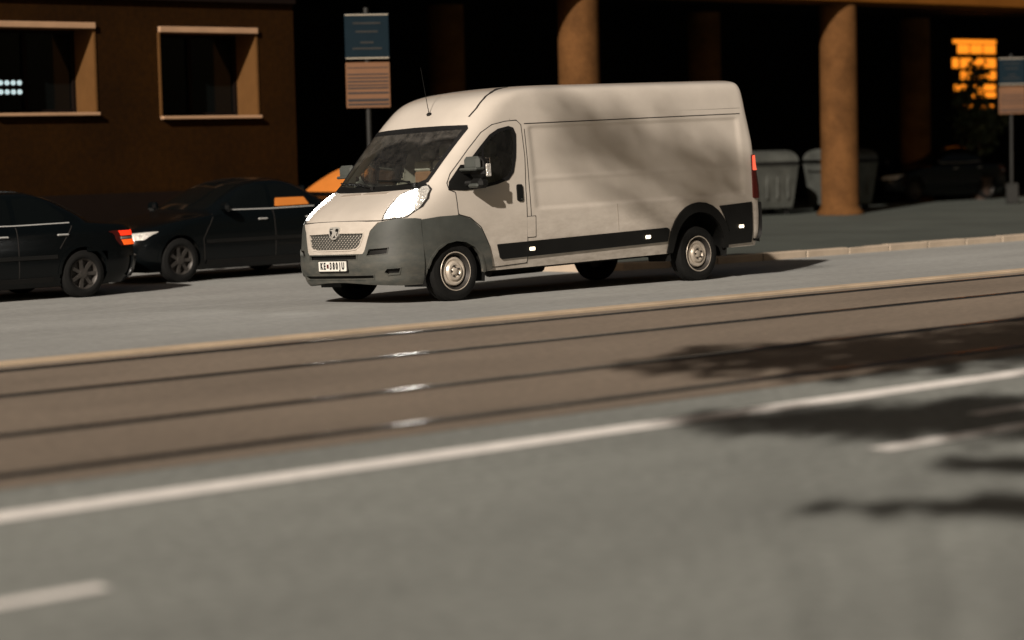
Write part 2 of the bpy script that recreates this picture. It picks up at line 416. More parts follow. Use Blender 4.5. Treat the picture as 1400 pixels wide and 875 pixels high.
def ribbon(name, P, S, off, out, win, wout, m, parent, closed=True, raise_=.004, step=.04):
    """strip that follows a line on a surface (seals, panel gaps)"""
    D = dense(P, step, closed); out = Vector(out)
    if closed: A, B = offset_poly(D, wout), offset_poly(D, -win)
    else:
        A = []; B = []
        for i in range(len(D)):
            e = (Vector(D[min(i+1, len(D)-1)])-Vector(D[max(i-1, 0)])).normalized(); n = Vector((e.y, -e.x))
            A.append((D[i][0]+n.x*wout, D[i][1]+n.y*wout)); B.append((D[i][0]-n.x*win, D[i][1]-n.y*win))
    V = []; F = []; N = len(D)
    for i in range(N):
        c = ((A[i][0]+B[i][0])/2, (A[i][1]+B[i][1])/2)
        for (u, v), o in ((A[i], off-raise_), (A[i], off), (B[i], off), (B[i], off-raise_)):
            V.append(S(u, v)+normal(S, u, v, out)*o)
    for i in range(N if closed else N-1):
        j = (i+1) % N
        for k in range(3): F.append((i*4+k, j*4+k, j*4+k+1, i*4+k+1))
    mb = MB(); mb.add(V, F); return mb.build(name, m, parent)

# ------------------------------------------------------------------ ground, tram track, markings
GZ = -.16                              # street level beyond the van's lane (the lane falls 2.5 % from the track)
def sheet(name, rows, x0, x1, nx, m, parent=None):
    V = []; F = []
    for k in range(nx+1):
        for y, z in rows: V.append((x0+(x1-x0)*k/nx, y, z))
    n = len(rows)
    for k in range(nx):
        for i in range(n-1): F.append((k*n+i, (k+1)*n+i, (k+1)*n+i+1, k*n+i+1))
    return mesh(name, V, F, m, parent, False)
road = tag(sheet('road', [(-400, 0), (-60, 0), (-20, 0), (-10.4, 0), (-3.4, 0), (3.0, GZ), (60, GZ), (700, GZ)], -500, 900, 14, 'asphalt_near'), 'grey asphalt street with tram track and parking lane', kind='structure')
tag(sheet('carriageway', [(-4.05, .004), (-3.4, .004), (3.0, GZ+.004), (11.3, GZ+.004)], -300, 600, 10, 'asphalt_far'), 'lighter asphalt lane on which the van drives', kind='structure')
bed = tag(sheet('tram_track_bed', [(-10.28, .004), (-4.18, .004)], -300, 500, 8, 'track_bed'), 'brown concrete bed of the double tram track', kind='structure')
for y in (-4.52, -6.22, -8.29, -9.87):
    rl = MB().box((100, y, .006), (800, .058, .018), bev=.004).build('rail', 'rail_steel', bed)
    MB().box((100, y+.062, .0035), (800, .062, .009)).build('groove', 'joint_tar', rl, False)
    MB().box((100, y-.058, .0035), (800, .055, .009)).build('joint', 'joint_tar', rl, False)
MB().box((100, -4.02, .006), (800, .20, .05), bev=.01).build('track_edge_strip', 'edge_concrete', bed)
def line(y, x0, x1, w, name='lane_line'):
    n = max(2, int((x1-x0)/.5)); V = []; F = []
    n = min(n, 400)
    for k in range(n+1):
        x = x0+(x1-x0)*k/n; j1, j2 = random.uniform(-.006, .006), random.uniform(-.006, .006)
        V += [(x, y-w/2+j1, .005), (x, y+w/2+j2, .005)]
    for k in range(n): F.append((k*2, k*2+2, k*2+3, k*2+1))
    return mesh(name, V, F, 'line_paint', road, False)
line(-11.08, -60, 100, .26)
line(-12.99, -15.2, -12.0, .12, 'lane_dash')
line(-12.86, -6.95, -3.6, .16, 'lane_dash'); line(-12.8, 1.4, 4.6, .16, 'lane_dash')
line(-12.30, -5.35, -2.5, .14, 'lane_dash')

# pavement with kerb on the right, running back under the arcade
KY = 2.36; PZ = GZ+.12
outline = [(5.6, KY+1.4), (5.75, KY+.75), (6.2, KY+.25), (6.9, KY)] + [(x, KY) for x in (10, 20, 40, 120, 300)] + [(300, 40), (9.8, 40), (9.8, 11), (7.4, 7)]
v = [(x, y, PZ) for x, y in outline]+[(x, y, GZ-.06) for x, y in outline]; n = len(outline)
tag(mesh('pavement', v, [tuple(range(n))]+[(i, i+n, (i+1) % n+n, (i+1) % n) for i in range(n)], 'pavement', smooth=False), 'grey pavement running back under the arcade', kind='structure')
kl = [(7.4, 7.0), (5.6, KY+1.4), (5.75, KY+.75), (6.2, KY+.25), (6.9, KY)]+[(x, KY) for x in range(8, 200, 4)]
def strip_solid(name, pts, wid, z0, z1, m, parent=None):
    V = []; F = []
    for i, p in enumerate(pts):
        e = (Vector(pts[min(i+1, len(pts)-1)])-Vector(pts[max(i-1, 0)])).normalized(); nn = Vector((-e.y, e.x))
        q = Vector(p)
        for o, z in ((-.012, z0), (-.012, z1-.015), (.006, z1), (wid, z1), (wid, z0)): V.append((q.x+nn.x*o, q.y+nn.y*o, z))
    for i in range(len(pts)-1):
        for k in range(4): F.append((i*5+k, i*5+5+k, i*5+6+k, i*5+k+1))
    mb = MB(); mb.add(V, F); return mb.build(name, m, parent, False)
kb = tag(strip_solid('kerb', kl[:5]+[(6.92, KY)], .16, GZ-.05, PZ+.006, 'kerb'), 'pale stone kerb along the pavement behind the van', kind='structure')
st0 = None
for k in range(110):
    x = 7.42+k*1.0; j = random.Random(k)
    if st0 is None:
        st0 = MB().box((0, 0, 0), (.985, .17, .20), bev=.014).build('kerb_stone', 'kerb', kb); q = st0
    else:
        q = st0.copy(); link(q, kb)
    q.location = (x, KY+.073+j.uniform(-.006, .006), PZ+.004-.10+j.uniform(-.005, .005)); q.rotation_euler = (0, j.uniform(-.004, .004), j.uniform(-.006, .006))
# raised strip along the left facade
tag(MB().box((-11, 11.65, GZ+.06), (41.6, .7, .12)).build('facade_pavement', 'pavement', None, False), 'narrow pavement at the foot of the brown facade', kind='structure')

# ------------------------------------------------------------------ left building
FY = 12.0
bl = tag(empty('brown_building', (-4, FY, GZ)), 'dark brown plastered building with two deep pale-trimmed windows', 'building')
def child_at(root, o): o.parent = root; o.matrix_parent_inverse = Matrix.Translation(-Vector(root.location)); return o
WINS = [(1.30, 3.19, 2.40, 3.78), (4.50, 6.46, 2.32, 3.74), (-2.0, -.1, 2.42, 3.80)]
xs = sorted({-30, 7.3, *[a for w in WINS for a in w[:2]]}); zs = sorted({-.4, 9, *[a for w in WINS for a in w[2:]]})
V = []; F = []
for i in range(len(xs)-1):
    for j in range(len(zs)-1):
        cx, cz = (xs[i]+xs[i+1])/2, (zs[j]+zs[j+1])/2
        if any(w[0] < cx < w[1] and w[2] < cz < w[3] for w in WINS): continue
        k = len(V); V += [(xs[i], FY, zs[j]), (xs[i+1], FY, zs[j]), (xs[i+1], FY, zs[j+1]), (xs[i], FY, zs[j+1])]; F.append((k, k+1, k+2, k+3))
k = len(V); V += [(7.3, FY, -.4), (7.3, FY+14, -.4), (7.3, FY+14, 9), (7.3, FY, 9), (-30, FY+14, 9), (-30, FY, 9), (-30, FY, -.4), (-30, FY+14, -.4)]
F += [(k, k+1, k+2, k+3), (k+3, k+2, k+4, k+5), (k+6, k+5, k+4, k+7), (k+1, k+7, k+4, k+2)]
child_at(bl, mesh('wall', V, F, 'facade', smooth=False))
DEP = .64
for n_, (x0, x1, z0, z1) in enumerate(WINS):
    w = child_at(bl, mesh('window', [(x0, FY+DEP, z0), (x1, FY+DEP, z0), (x1, FY+DEP, z1), (x0, FY+DEP, z1)], [(0, 1, 2, 3)], 'car_glass', smooth=False))
    def sub(nm, mb, m):
        o = mb.build(nm, m, w, False); return o
    rv = MB()
    rv.add([(x0, FY+.002, z0), (x0, FY+DEP, z0), (x0, FY+DEP, z1), (x0, FY+.002, z1), (x1, FY+.002, z0), (x1, FY+DEP, z0), (x1, FY+DEP, z1), (x1, FY+.002, z1)],
           [(0, 1, 2, 3), (7, 6, 5, 4), (3, 2, 6, 7), (0, 4, 5, 1)])
    sub('reveal', rv, 'reveal')
    sub('lintel_trim', MB().box(((x0+x1)/2, FY-.02, z1+.045), (x1-x0+.06, .1, .10), bev=.008), 'stone_trim')
    for xx in (x0-.025, x1+.025): sub('side_trim', MB().box((xx, FY-.004, (z0+z1)/2), (.05, .03, z1-z0-.004), bev=.006), 'reveal')
    sub('sill', MB().box(((x0+x1)/2, FY-.03, z0-.03), (x1-x0+.08, .16, .055), bev=.008), 'stone_trim')
    fr = MB(); cx = (x0+x1)/2
    for a, b, c, d in ((x0+.03, (z0+z1)/2, .06, z1-z0), (x1-.03, (z0+z1)/2, .06, z1-z0), (cx, (z0+z1)/2, .07, z1-z0)): fr.box((a, FY+DEP-.03, b), (c, .05, d))
    for zz in (z0+.03, z1-.03): fr.box((cx, FY+DEP-.03, zz), (x1-x0-.12, .048, .06))
    sub('frame', fr, 'facade_dark')
child_at(bl, MB().box((-11.35, FY-.03, .44), (37.3, .06, 1.2)).build('plinth', 'facade_dark', None, False))
child_at(bl, MB().box((-11.35, FY-.04, 4.32), (37.3, .10, .10)).build('cornice', 'facade_dark', None, False))
led = tag(empty('led_lamp', (1.58, FY+.42, 2.70)), 'cold white lamp glowing low in the leftmost window', 'lamp')
MB().box((.22, .04, .12), (.62, .03, .34), bev=.01).build('lamp_panel', 'facade_dark', led)
for i in range(5):
    for zz in (.20, .05):
        MB().lathe([(.001, -.012), (.03, -.01), (.042, 0), (.042, .02)], (i*.115, 0, zz), 10).build('led', 'led_cold', led)

# ------------------------------------------------------------------ arcade
ar = tag(empty('arcade_building', (18, FY+6, GZ)), 'dark open arcade with round columns under an orange beam', 'building')
def column(x, y, r, parent):
    prof = [(r*1.25, GZ), (r*1.25, GZ+.16), (r*1.08, GZ+.24), (r, GZ+.32), (r*.99, 2.2), (r*.98, 4.4), (r*.98, 4.66)]
    o = MB().lathe(prof, (x, y, 0), 32, 'z').build('column', 'column_stone'); return child_at(parent, o)
for x in (14.35, 22.25, 30.1, 38): column(x, FY+.1, .42, ar)
for x in (14.35, 22.25, 30.1): column(x, FY+4.2, .40, ar)
child_at(ar, MB().box((30, FY+.1, 5.4), (45.2, .95, 1.56), bev=.03).build('beam', 'beam_orange', None, False))
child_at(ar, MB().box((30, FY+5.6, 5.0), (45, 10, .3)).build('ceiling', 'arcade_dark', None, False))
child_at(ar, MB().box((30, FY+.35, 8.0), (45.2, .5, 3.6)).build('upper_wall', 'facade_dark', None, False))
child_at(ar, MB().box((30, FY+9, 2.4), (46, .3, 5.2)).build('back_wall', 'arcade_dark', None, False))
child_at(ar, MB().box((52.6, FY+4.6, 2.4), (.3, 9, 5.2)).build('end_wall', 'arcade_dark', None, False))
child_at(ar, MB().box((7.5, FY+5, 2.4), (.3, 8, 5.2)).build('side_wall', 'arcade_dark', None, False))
for x in (10, 17.5, 25.5):
    d = child_at(ar, MB().box((x, FY+8.82, 1.3), (2.2, .06, 2.7)).build('doorway', 'car_glass', None, False))
    MB().box((x, FY+8.79, 2.7), (2.4, .1, .12)).box((x-1.15, FY+8.79, 1.3), (.1, .1, 2.7)).box((x+1.15, FY+8.79, 1.3), (.1, .1, 2.7)).build('frame', 'facade_dark', d, False)

# lit lattice window deep in the arcade, with a dark potted tree in front of it
lw = tag(empty('lit_window', (33.9, 17.1, 2.3)), 'window of small glowing orange panes in the arcade', 'window')
MB().box((0, .09, .95), (2.2, .05, 2.1)).build('backing', 'arcade_dark', lw, False)
rows = [(1.86, .10, [(-.95, .95)]), (1.66, .24, [(-.75, -.25), (-.18, .33), (.40, .92)]), (1.28, .26, [(-.98, -.72), (-.62, -.15), (-.08, .40), (.47, .93)]),
        (.95, .22, [(-.62, -.15), (-.08, .40), (.47, .93)]), (.62, .16, [(-.90, -.35), (-.28, .25), (.32, .90)]), (.42, .14, [(-.1, .38), (.45, .92)]), (.1, .09, [(-.45, .8)])]
for z, h, cols in rows:
    for a, b in cols: MB().box(((a+b)/2, .05, z), (b-a, .03, h), bev=.01).build('pane', 'glow_orange', lw)

def leaf_mesh(name, centers, n, size, m, parent, rng, spread):
    V = []; F = []; W = [r**2 for c, r in centers]
    for _ in range(n):
        c, r = rng.choices(centers, W)[0]
        d = Vector((rng.gauss(0, 1), rng.gauss(0, 1), rng.gauss(0, 1)*.8)).normalized()*r*rng.random()**.6*spread*1.12
        p = Vector(c)+d; a = Vector((rng.gauss(0, 1), rng.gauss(0, 1), rng.gauss(0, .7))).normalized(); b = a.orthogonal().normalized()
        q = Matrix.Rotation(rng.random()*6.28, 3, a) @ b; s = size*rng.uniform(.6, 1.35); w = a.cross(q)
        k = len(V); V += [p-q*s, p+w*s*.45+a*s*.1, p+q*s, p-w*s*.45+a*s*.1]; F.append((k, k+1, k+2, k+3))
    return mesh(name, V, F, m, parent, False)
rng = random.Random(3)
pt = tag(empty('potted_tree', (31.75, 15.4, PZ)), 'dark leafy potted tree in front of the glowing orange window', 'tree')
MB().lathe([(.001, 0), (.24, 0), (.32, .5), (.35, .52), (.35, .58), (.29, .58), (.27, .5), (.001, .48)], (0, 0, 0), 20, 'z').build('pot', 'terracotta', pt)
MB().tube([(0, 0, .4), (.03, 0, 1.1), (0, .03, 1.8), (.04, 0, 2.6)], .05, 8, .025).tube([(.02, 0, 1.5), (.3, .1, 2.1)], .025, 6, .012).tube([(.02, 0, 1.6), (-.3, -.1, 2.2)], .025, 6, .012).build('trunk', 'bark', pt)
leaf_mesh('crown', [((-.35, 0, 2.2), .55), ((.1, .1, 1.75), .55), ((-.3, .1, 2.8), .45), ((-.1, 0, 3.3), .35), ((.35, 0, 2.1), .5)], 900, .10, 'leaf', pt, rng, 1)

# waste containers behind the column
def container():
    r = empty('waste_container')
    b = MB(); prof = [(.30, -.60, .43), (1.08, -.68, .50)]
    for z, hx, hy in ((.16, .58, .40), (.30, .60, .43), (1.08, .68, .52), (1.12, .70, .54)): b.v += [(-hx, -hy, z), (hx, -hy, z), (hx, hy, z), (-hx, hy, z)]
    b.f += [(3, 2, 1, 0), (12, 13, 14, 15)]+[(k*4+i, k*4+(i+1) % 4, k*4+4+(i+1) % 4, k*4+4+i) for k in range(3) for i in range(4)]
    b.build('bin_body', 'galvanised', r, False)
    rb = MB()
    for x in (-.42, -.14, .14, .42): rb.box((x, -.485, .68), (.05, .03, .62), bev=.01)
    rb.build('rib', 'galvanised', r)
    lid = MB(); n = 10; V = []
    for i in range(n+1):
        a = math.pi*i/n; V += [(-.69, -.53*math.cos(a), 1.20+.25*math.sin(a)), (.69, -.53*math.cos(a), 1.20+.25*math.sin(a))]
    lid.add(V+[(-.69, 0, 1.20), (.69, 0, 1.20)], [(2*i, 2*i+2, 2*i+3, 2*i+1) for i in range(n)]+[(2*i, 2*n+2, 2*i+2) for i in range(n)]+[(2*i+1, 2*i+3, 2*n+3) for i in range(n)])
    lid.build('lid', 'galvanised', r)
    MB().box((0, -.50, 1.16), (1.32, .06, .075)).build('lid_gap', 'black_plastic', r, False)
    for sx in (-1, 1):
        for sy in (-1, 1): MB().lathe([(.001, -.025), (.09, -.025), (.09, .025), (.001, .025)], (sx*.48, sy*.3, .09), 14).build('castor', 'tyre_rubber', r)
        MB().tube([(sx*.70, -.3, 1.0), (sx*.78, -.3, 1.0), (sx*.78, .3, 1.0), (sx*.70, .3, 1.0)], .018, 6).build('handle', 'galvanised', r)
    return r
c1 = container(); c1.location = (21.45, 13.75, PZ); c1.rotation_euler.z = R(-14)
tag(c1, 'grey metal waste container just behind the van, left of the column', 'waste bin', 'waste containers by the arcade column')
c2 = copy_tree(c1); c2.location = (24.05, 13.6, PZ); c2.rotation_euler.z = R(-8)
tag(c2, 'grey metal waste container to the right of the column', 'waste bin', 'waste containers by the arcade column')

# signs on posts: blue panel over an orange panel with dark text bars
def sign(loc, k, bars, rz):
    r = empty('street_sign', loc, rz)
    MB().lathe([(.045*k, 0), (.045*k, 4.2*k)], (0, .07, 0), 14, 'z').build('post', 'pole_grey', r)
    MB().box((0, .03, .25), (.30, .10, .5), bev=.02).build('post_box', 'pole_grey', r)
    w = .74*k
    b = MB().box((0, 0, 3.72*k), (w, .02, .76*k), bev=.006).build('blue_panel', 'sign_blue', r)
    for z in (4.08, 3.36): MB().box((0, -.013, z*k), (w-.02, .006, .022)).build('edge_line', 'sign_white', b, False)
    for z, ww in ((3.94, .62), (3.80, .5), (3.62, .3), (3.52, .66)): MB().box((0, -.013, z*k), (w*ww, .005, .03*k)).build('faint_line', 'pole_grey', b, False)
    o = MB().box((0, 0, 2.91*k), (w, .02, .76*k), bev=.006).build('orange_panel', 'sign_orange', r)
    for z, h in bars: MB().box((0, -.013, z*k), (w*.93, .005, h*k)).build('text_bar', 'sign_black', o, False)
    return r
bars = [(3.20, .012), (3.09, .02), (3.03, .022), (2.97, .024), (2.91, .02), (2.86, .026), (2.78, .03), (2.66, .045), (2.59, .03)]
tag(sign((6.80, 9.25, GZ), 1.0, bars, R(-34)), 'blue panel over orange striped panel on a post behind the cars', 'sign', 'street signs on posts')
tag(sign((28.9, 12.3, PZ), .86, bars, R(-40)), 'blue and orange striped sign on a post at the far right', 'sign', 'street signs on posts')

# ------------------------------------------------------------------ wheels
def wheel(name, x, y, z, sg, r, wid, parent, rim=.22, rim_m='steel_wheel', n=44, style='van'):
    """sg = -1: outer face towards -y"""
    root = MB(); h = wid/2
    tyre = [(rim-.005, -h*.6), (rim, -h*.86), (rim+.012, -h*.98), (rim+.05, -h*1.06), (r-.055, -h*1.02), (r-.02, -h*.92), (r-.004, -h*.72), (r, -h*.5), (r, -.025), (r-.009, -.022), (r-.009, -.012), (r, -.01), (r, .01), (r-.009, .012), (r-.009, .022), (r, .025),
            (r, h*.5), (r-.004, h*.72), (r-.02, h*.92), (r-.055, h*1.02), (rim+.05, h*1.06), (rim+.012, h*.98), (rim-.005, h*.6)]
    o = root.lathe(tyre, (0, 0, 0), n, sgn=-sg).build(name, 'tyre_rubber', parent); o.location = (x, y, z)
    f = h   # outer face plane
    if style == 'van':
        MB().lathe([(rim+.004, f*.90), (rim, f*.95), (rim-.008, f*.93), (rim-.02, f*.72), (rim-.03, f*.42), (rim-.045, f*.30), (rim-.07, f*.33), (.001, f*.33)], (0, 0, 0), n, sgn=sg).build('rim', 'wheel_dark', o)
        hc = MB().lathe([(.165, f*.36), (.168, f*.55), (.158, f*.70), (.142, f*.74), (.130, f*.68), (.118, f*.66), (.108, f*.78), (.098, f*.88), (.075, f*.90), (.066, f*.80), (.050, f*.76), (.044, f*.86), (.030, f*.94), (.001, f*.95)], (0, 0, 0), n, sgn=sg).build('hub_cap', rim_m, o)
        MB().lathe([(rim+.006, f*.93), (rim+.002, f*.985), (rim-.006, f*.96)], (0, 0, 0), n, sgn=sg).build('rim_lip', rim_m, o)
        for k in range(8):
            a = k*math.pi/4+.2; MB().lathe([(.001, f*.45), (.017, f*.44), (.018, f*.30)], (.186*math.cos(a), 0, .186*math.sin(a)), 10, sgn=sg).build('rim_hole', 'seam', o)
        nt_ = MB()
        for k in range(5):
            a = k*2*math.pi/5+.5; nt_.lathe([(.001, f*.99), (.011, f*.97), (.012, f*.80)], (.058*math.cos(a), 0, .058*math.sin(a)), 6, sgn=sg)
        nt_.build('wheel_nut', 'wheel_dark', hc)
    else:
        MB().lathe([(rim+.004, f*.86), (rim, f*.92), (rim-.02, f*.7), (rim-.03, f*.2), (.001, f*.2)], (0, 0, 0), n, sgn=sg).build('rim', 'wheel_dark', o)
        sp = MB()
        for k in range(7):
            a = k*2*math.pi/7; c, s_ = math.cos(a), math.sin(a)
            for q in (0,):
                V = []
                for rr, ww, d in ((.03, .028, f*.75), (.10, .022, f*.70), (rim-.012, .026, f*.82)):
                    for e, dd in ((-ww, d), (ww, d), (ww, d-.03), (-ww, d-.03)): V.append((rr*c-e*s_, sg*dd, rr*s_+e*c))
                sp.add(V, [(i*4+j, i*4+(j+1) % 4, i*4+4+(j+1) % 4, i*4+4+j) for i in range(2) for j in range(4)])
        sp.lathe([(.06, f*.6), (.055, f*.8), (.001, f*.82)], (0, 0, 0), 20, sgn=sg)
        sp.build('spokes', 'wheel_dark', o)
    return o

# ------------------------------------------------------------------ dark parked / passing cars
SK = [(.17, -.78, .15, 3.6, .80, 3.50, 2.7, 4), (.32, -.85, .15, 3.6, .875, 3.60, 2.7, 4), (.52, -.86, .15, 3.6, .89, 3.64, 2.7, 4), (.66, -.82, .2, 3.5, .888, 3.63, 2.7, 4),
      (.74, -.72, .25, 3.3, .88, 3.61, 2.7, 4), (.80, -.52, .35, 3.2, .875, 3.60, 2.75, 4), (.86, -.20, .5, 3.2, .865, 3.58, 2.8, 4), (.91, .18, .75, 3.2, .85, 3.55, 2.85, 4),
      (.94, .38, .95, 3.2, .832, 3.48, 2.8, 4), (.965, .46, 1.0, 3.2, .815, 3.25, 2.6, 3.5), (.99, .52, 1.05, 3.2, .80, 3.03, 2.4, 3.4), (1.08, .68, 1.15, 3.2, .765, 2.86, 2.3, 3.4), (1.2, .92, 1.35, 3.1, .72, 2.64, 2.15, 3.2),
      (1.30, 1.14, 1.55, 3.0, .665, 2.42, 2.05, 3.0), (1.365, 1.34, 1.7, 2.8, .60, 2.22, 1.95, 2.8), (1.40, 1.5, 1.78, 2.5, .50, 2.08, 1.9, 2.5), (1.42, 1.62, 1.8, 2.2, .3, 2.0, 1.88, 2.2), (1.427, 1.7, 1.82, 2, .0, 1.95, 1.86, 2)]
def sedan(label, loc, rz, sz=1.0, paint='car_black', tail='tail_car_lit', shade=False, side_reflection=False, group=None):  # shade and side_reflection paint an orange reflection onto windscreen and side glass
    r = empty('parked_car', loc, rz); tag(r, label, 'car', group)
    H = Hull(SK)
    zs = sorted(set([.17+.018*k for k in range(43)]+[.93, .945, .955, .965, .975, .985, .99]+[1.0+.025*k for k in range(15)]+[1.375, 1.39, 1.40, 1.41, 1.42, 1.427]))
    ax = [(0, .33), (2.65, .33)]
    drop = lambda x, y, z: abs(y) > .6 and any((x-a)**2+(z-b)**2 < .348**2 for a, b in ax)
    v, f = H.skin(zs, 24, 120, 14, drop); f[-1] = f[-1]
    b = MB(); b.add(v, f); b.build('body', paint, r, True, 50)
    lin = MB()
    for a, bz in ax:
        for sg in (-1, 1):
            V = []; n = 18
            for k in range(n+1):
                t = math.pi*k/n; V += [(a+.36*math.cos(t), sg*.86, bz+.36*math.sin(t)), (a+.36*math.cos(t), sg*.55, bz+.36*math.sin(t))]
            lin.add(V, [(2*k, 2*k+1, 2*k+3, 2*k+2) for k in range(n)])
    lin.box((1.3, 0, .22), (3.6, 1.5, .12))
    lin.build('wheel_arch', 'black_plastic', r)
    fr = H.front(); re = H.rear(); d = .004
    ws = panel('windscreen', rounded([(-.66, 1.0), (.66, 1.0), (.52, 1.335), (-.52, 1.335)], .05), fr, d, (-1, 0, .5), 'orange_reflection' if shade else 'car_glass', r, .05, .004)  # when set, the whole windscreen is coloured as an orange reflection
    panel('rear_window', rounded([(-.62, 1.03), (.62, 1.03), (.48, 1.33), (-.48, 1.33)], .05), re, d, (1, 0, .5), 'car_glass', r, .05, .004)
    for sg in (-1, 1):
        S = H.side(sg); o_ = (0, sg, .3)
        for nm, P in (('front_side_window', [(.86, 1.01), (1.66, 1.0), (1.66, 1.325), (1.36, 1.32), (1.12, 1.21)]), ('rear_side_window', [(1.74, 1.0), (2.42, 1.01), (2.46, 1.07), (2.2, 1.28), (2.02, 1.325), (1.74, 1.325)])):
            gl = panel(nm, rounded(P, .03), S, d, o_, 'car_glass', r, .05, .004)
            if side_reflection and nm == 'rear_side_window' and sg < 0:
                panel('painted_reflection', rounded([(1.76, 1.005), (2.41, 1.015), (2.34, 1.125), (1.80, 1.125)], .02), S, d+.004, o_, 'orange_reflection', gl, .05, .003)  # orange reflection laid over the side glass as a coloured panel
        for P in ([(.42, .30), (.40, .6), (.62, .93)], [(1.70, .28), (1.70, .96)], [(2.30, .66), (2.52, .95)]): ribbon('door_gap', P, S, .002, o_, .006, .006, 'seam', r, False)
        ribbon('sill_trim', [(.45, .27), (2.2, .27)], S, .012, o_, .03, .03, 'chrome' if sg > 5 else 'black_plastic', r, False, .02)
        ribbon('side_moulding', [(.44, .56), (2.26, .56)], S, .012, o_, .025, .025, 'black_plastic', r, False, .016)
        ribbon('window_trim', [(.84, .985), (1.7, .978), (2.5, .99)], S, .006, o_, .007, .007, 'trim_bright', r, False)
        for x in (1.48, 2.36):
            MB().box((x, sg*(H.yside(x, .84)+.012), .84), (.17, .03, .026), bev=.01).build('door_handle', 'trim_bright', r)
        m_ = MB().box((.78, sg*.93, 1.03), (.12, .20, .13), bev=.04).build('wing_mirror', paint, r)
        panel('headlight', rounded([(sg*.48, .60), (sg*.80, .62), (sg*.84, .73), (sg*.50, .69)], .02), fr, .006, (-1, 0, .2), 'lamp_clear', r, .04, .01)
        tl = panel('tail_light', rounded([(sg*.50, .655), (sg*.865, .655), (sg*.865, .865), (sg*.55, .845)], .02), re, .008, (1, 0, .1), 'tail_red', r, .04, .012)
        for z0, z1, mm_ in ((.79, .855, tail), (.745, .775, 'trim_bright'), (.665, .735, 'tail_orange_lit' if tail != 'tail_red' else 'tail_red')):
            panel('lamp_strip', [(sg*.56, z0), (sg*.85, z0), (sg*.85, z1), (sg*.57, z1)], re, .013, (1, 0, .1), mm_, tl, .04, .008)
            panel('lamp_strip', [(3.37+(z1-.66)*.1, z0), (3.575, z0), (3.575, z1), (3.38+(z1-.66)*.1, z1)], S, .010, o_, mm_, tl, .04, .008)
        for a_ in (0, 2.65):
            ribbon('arch_trim', [(a_+.365*math.cos(math.pi*k/20), .33+.365*math.sin(math.pi*k/20)) for k in range(21)], S, .008, o_, .025, .02, paint, r, False, .02)
        for x in (0, 2.65): wheel('wheel', x, sg*.79, .315, sg, .315, .2, r, rim=.2, n=32, style='car')
    fb = MB(); v, f = patch([(-.7, .24), (.7, .24), (.74, .46), (-.74, .46)], fr, .012, Vector((-1, 0, 0)), .08, .02); fb.add(v, f); fb.build('front_bumper', paint, r)
    fb = MB(); v, f = patch([(-.78, .26), (.78, .26), (.80, .52), (-.80, .52)], re, .03, Vector((1, 0, 0)), .06, .03); fb.add(v, f); fb.build('rear_bumper', paint, r)
    panel('grille', rounded([(-.42, .58), (.42, .58), (.44, .69), (-.44, .69)], .02), fr, .008, (-1, 0, 0), 'black_plastic', r, .05, .006)
    panel('number_plate', [(-.26, .56), (.26, .56), (.26, .67), (-.26, .67)], re, .034, (1, 0, 0), 'plate_white', r, .06, .03)
    r.scale = (1, 1, sz)
    return r
sedan('black saloon cut by the left picture edge, red tail light lit', (-3.92, 5.95, GZ), 0, 1.0)
sedan('dark saloon with orange reflection painted on its rear side window', (1.2, 7.45, GZ), R(1.5), 1.03, tail='tail_red', side_reflection=True)
sedan('dark tall car with orange reflection painted on its windscreen, mostly hidden by the van', (6.35, 10.75, GZ), 0, 1.12, tail='tail_red', shade=True)
sedan('dark car in the arcade shade at the right picture edge', (29.2, 16.3, PZ), R(-6), 1.0, tail='tail_red')

# ------------------------------------------------------------------ the delivery van (front axle at x = 0, nose towards -x, camera side -y)
VK0 = [(.18, -.84, .12, .92, 3.8, 5.16), (.30, -.90, .12, .97, 3.8, 5.18), (.50, -.945, .12, 1.02, 3.8, 5.21), (.75, -.925, .12, 1.03, 3.8, 5.22), (.95, -.88, .15, 1.03, 3.9, 5.22),
       (1.05, -.79, .2, 1.027, 4.0, 5.22), (1.15, -.65, .26, 1.022, 4.0, 5.215), (1.25, -.475, .33, 1.015, 4.0, 5.21), (1.32, -.345, .40, 1.012, 4.0, 5.20), (1.40, -.26, .46, 1.01, 4.0, 5.195),
       (1.6, -.065, .6, 1.0, 4.0, 5.19), (1.8, .13, .74, .985, 3.9, 5.165), (2.0, .325, .92, .968, 3.8, 5.135), (2.07, .39, .98, .962, 3.7, 5.125), (2.15, .47, 1.05, .952, 3.5, 5.12), (2.25, .58, 1.15, .938, 3.3, 5.11),
       (2.33, .70, 1.28, .918, 3.1, 5.10), (2.38, .83, 1.40, .89, 2.9, 5.09), (2.41, .94, 1.5, .85, 2.7, 5.085), (2.435, 1.10, 1.65, .77, 2.6, 5.08), (2.455, 1.3, 1.9, .63, 2.4, 5.075), (2.468, 1.6, 2.2, .38, 2.1, 5.07), (2.475, 1.9, 2.4, .0, 2.0, 5.06)]
VK = [(z, xf, xs, n, w, xr, xr-.13, 5.5) for z, xf, xs, w, n, xr in VK0]
def sstep(a, b, x): t = max(0, min(1, (x-a)/(b-a))); return t*t*(3-2*t)
def van_feat(x, z):
    k = sstep(1.26, 1.34, x)*(1-sstep(4.86, 4.94, x))
    d = -.016*k*sstep(.965, 1.0, z)*(1-sstep(1.93, 1.97, z))            # recessed load panel
    d += .007*k*sstep(1.30, 1.33, z)*(1-sstep(1.33, 1.38, z))           # pressed bead
    d += -.012*sstep(.98, 1.05, x)*sstep(2.035, 2.06, z)*(1-sstep(2.06, 2.085, z))   # rain gutter
    d += .004*k*math.sin(x*2.3+.6)*math.sin(z*4.1)                      # oil-canned, knocked-about sheet metal
    return d
VH = Hull(VK, van_feat)
ROLL, PITCH = math.atan(.025)+.012, .0175
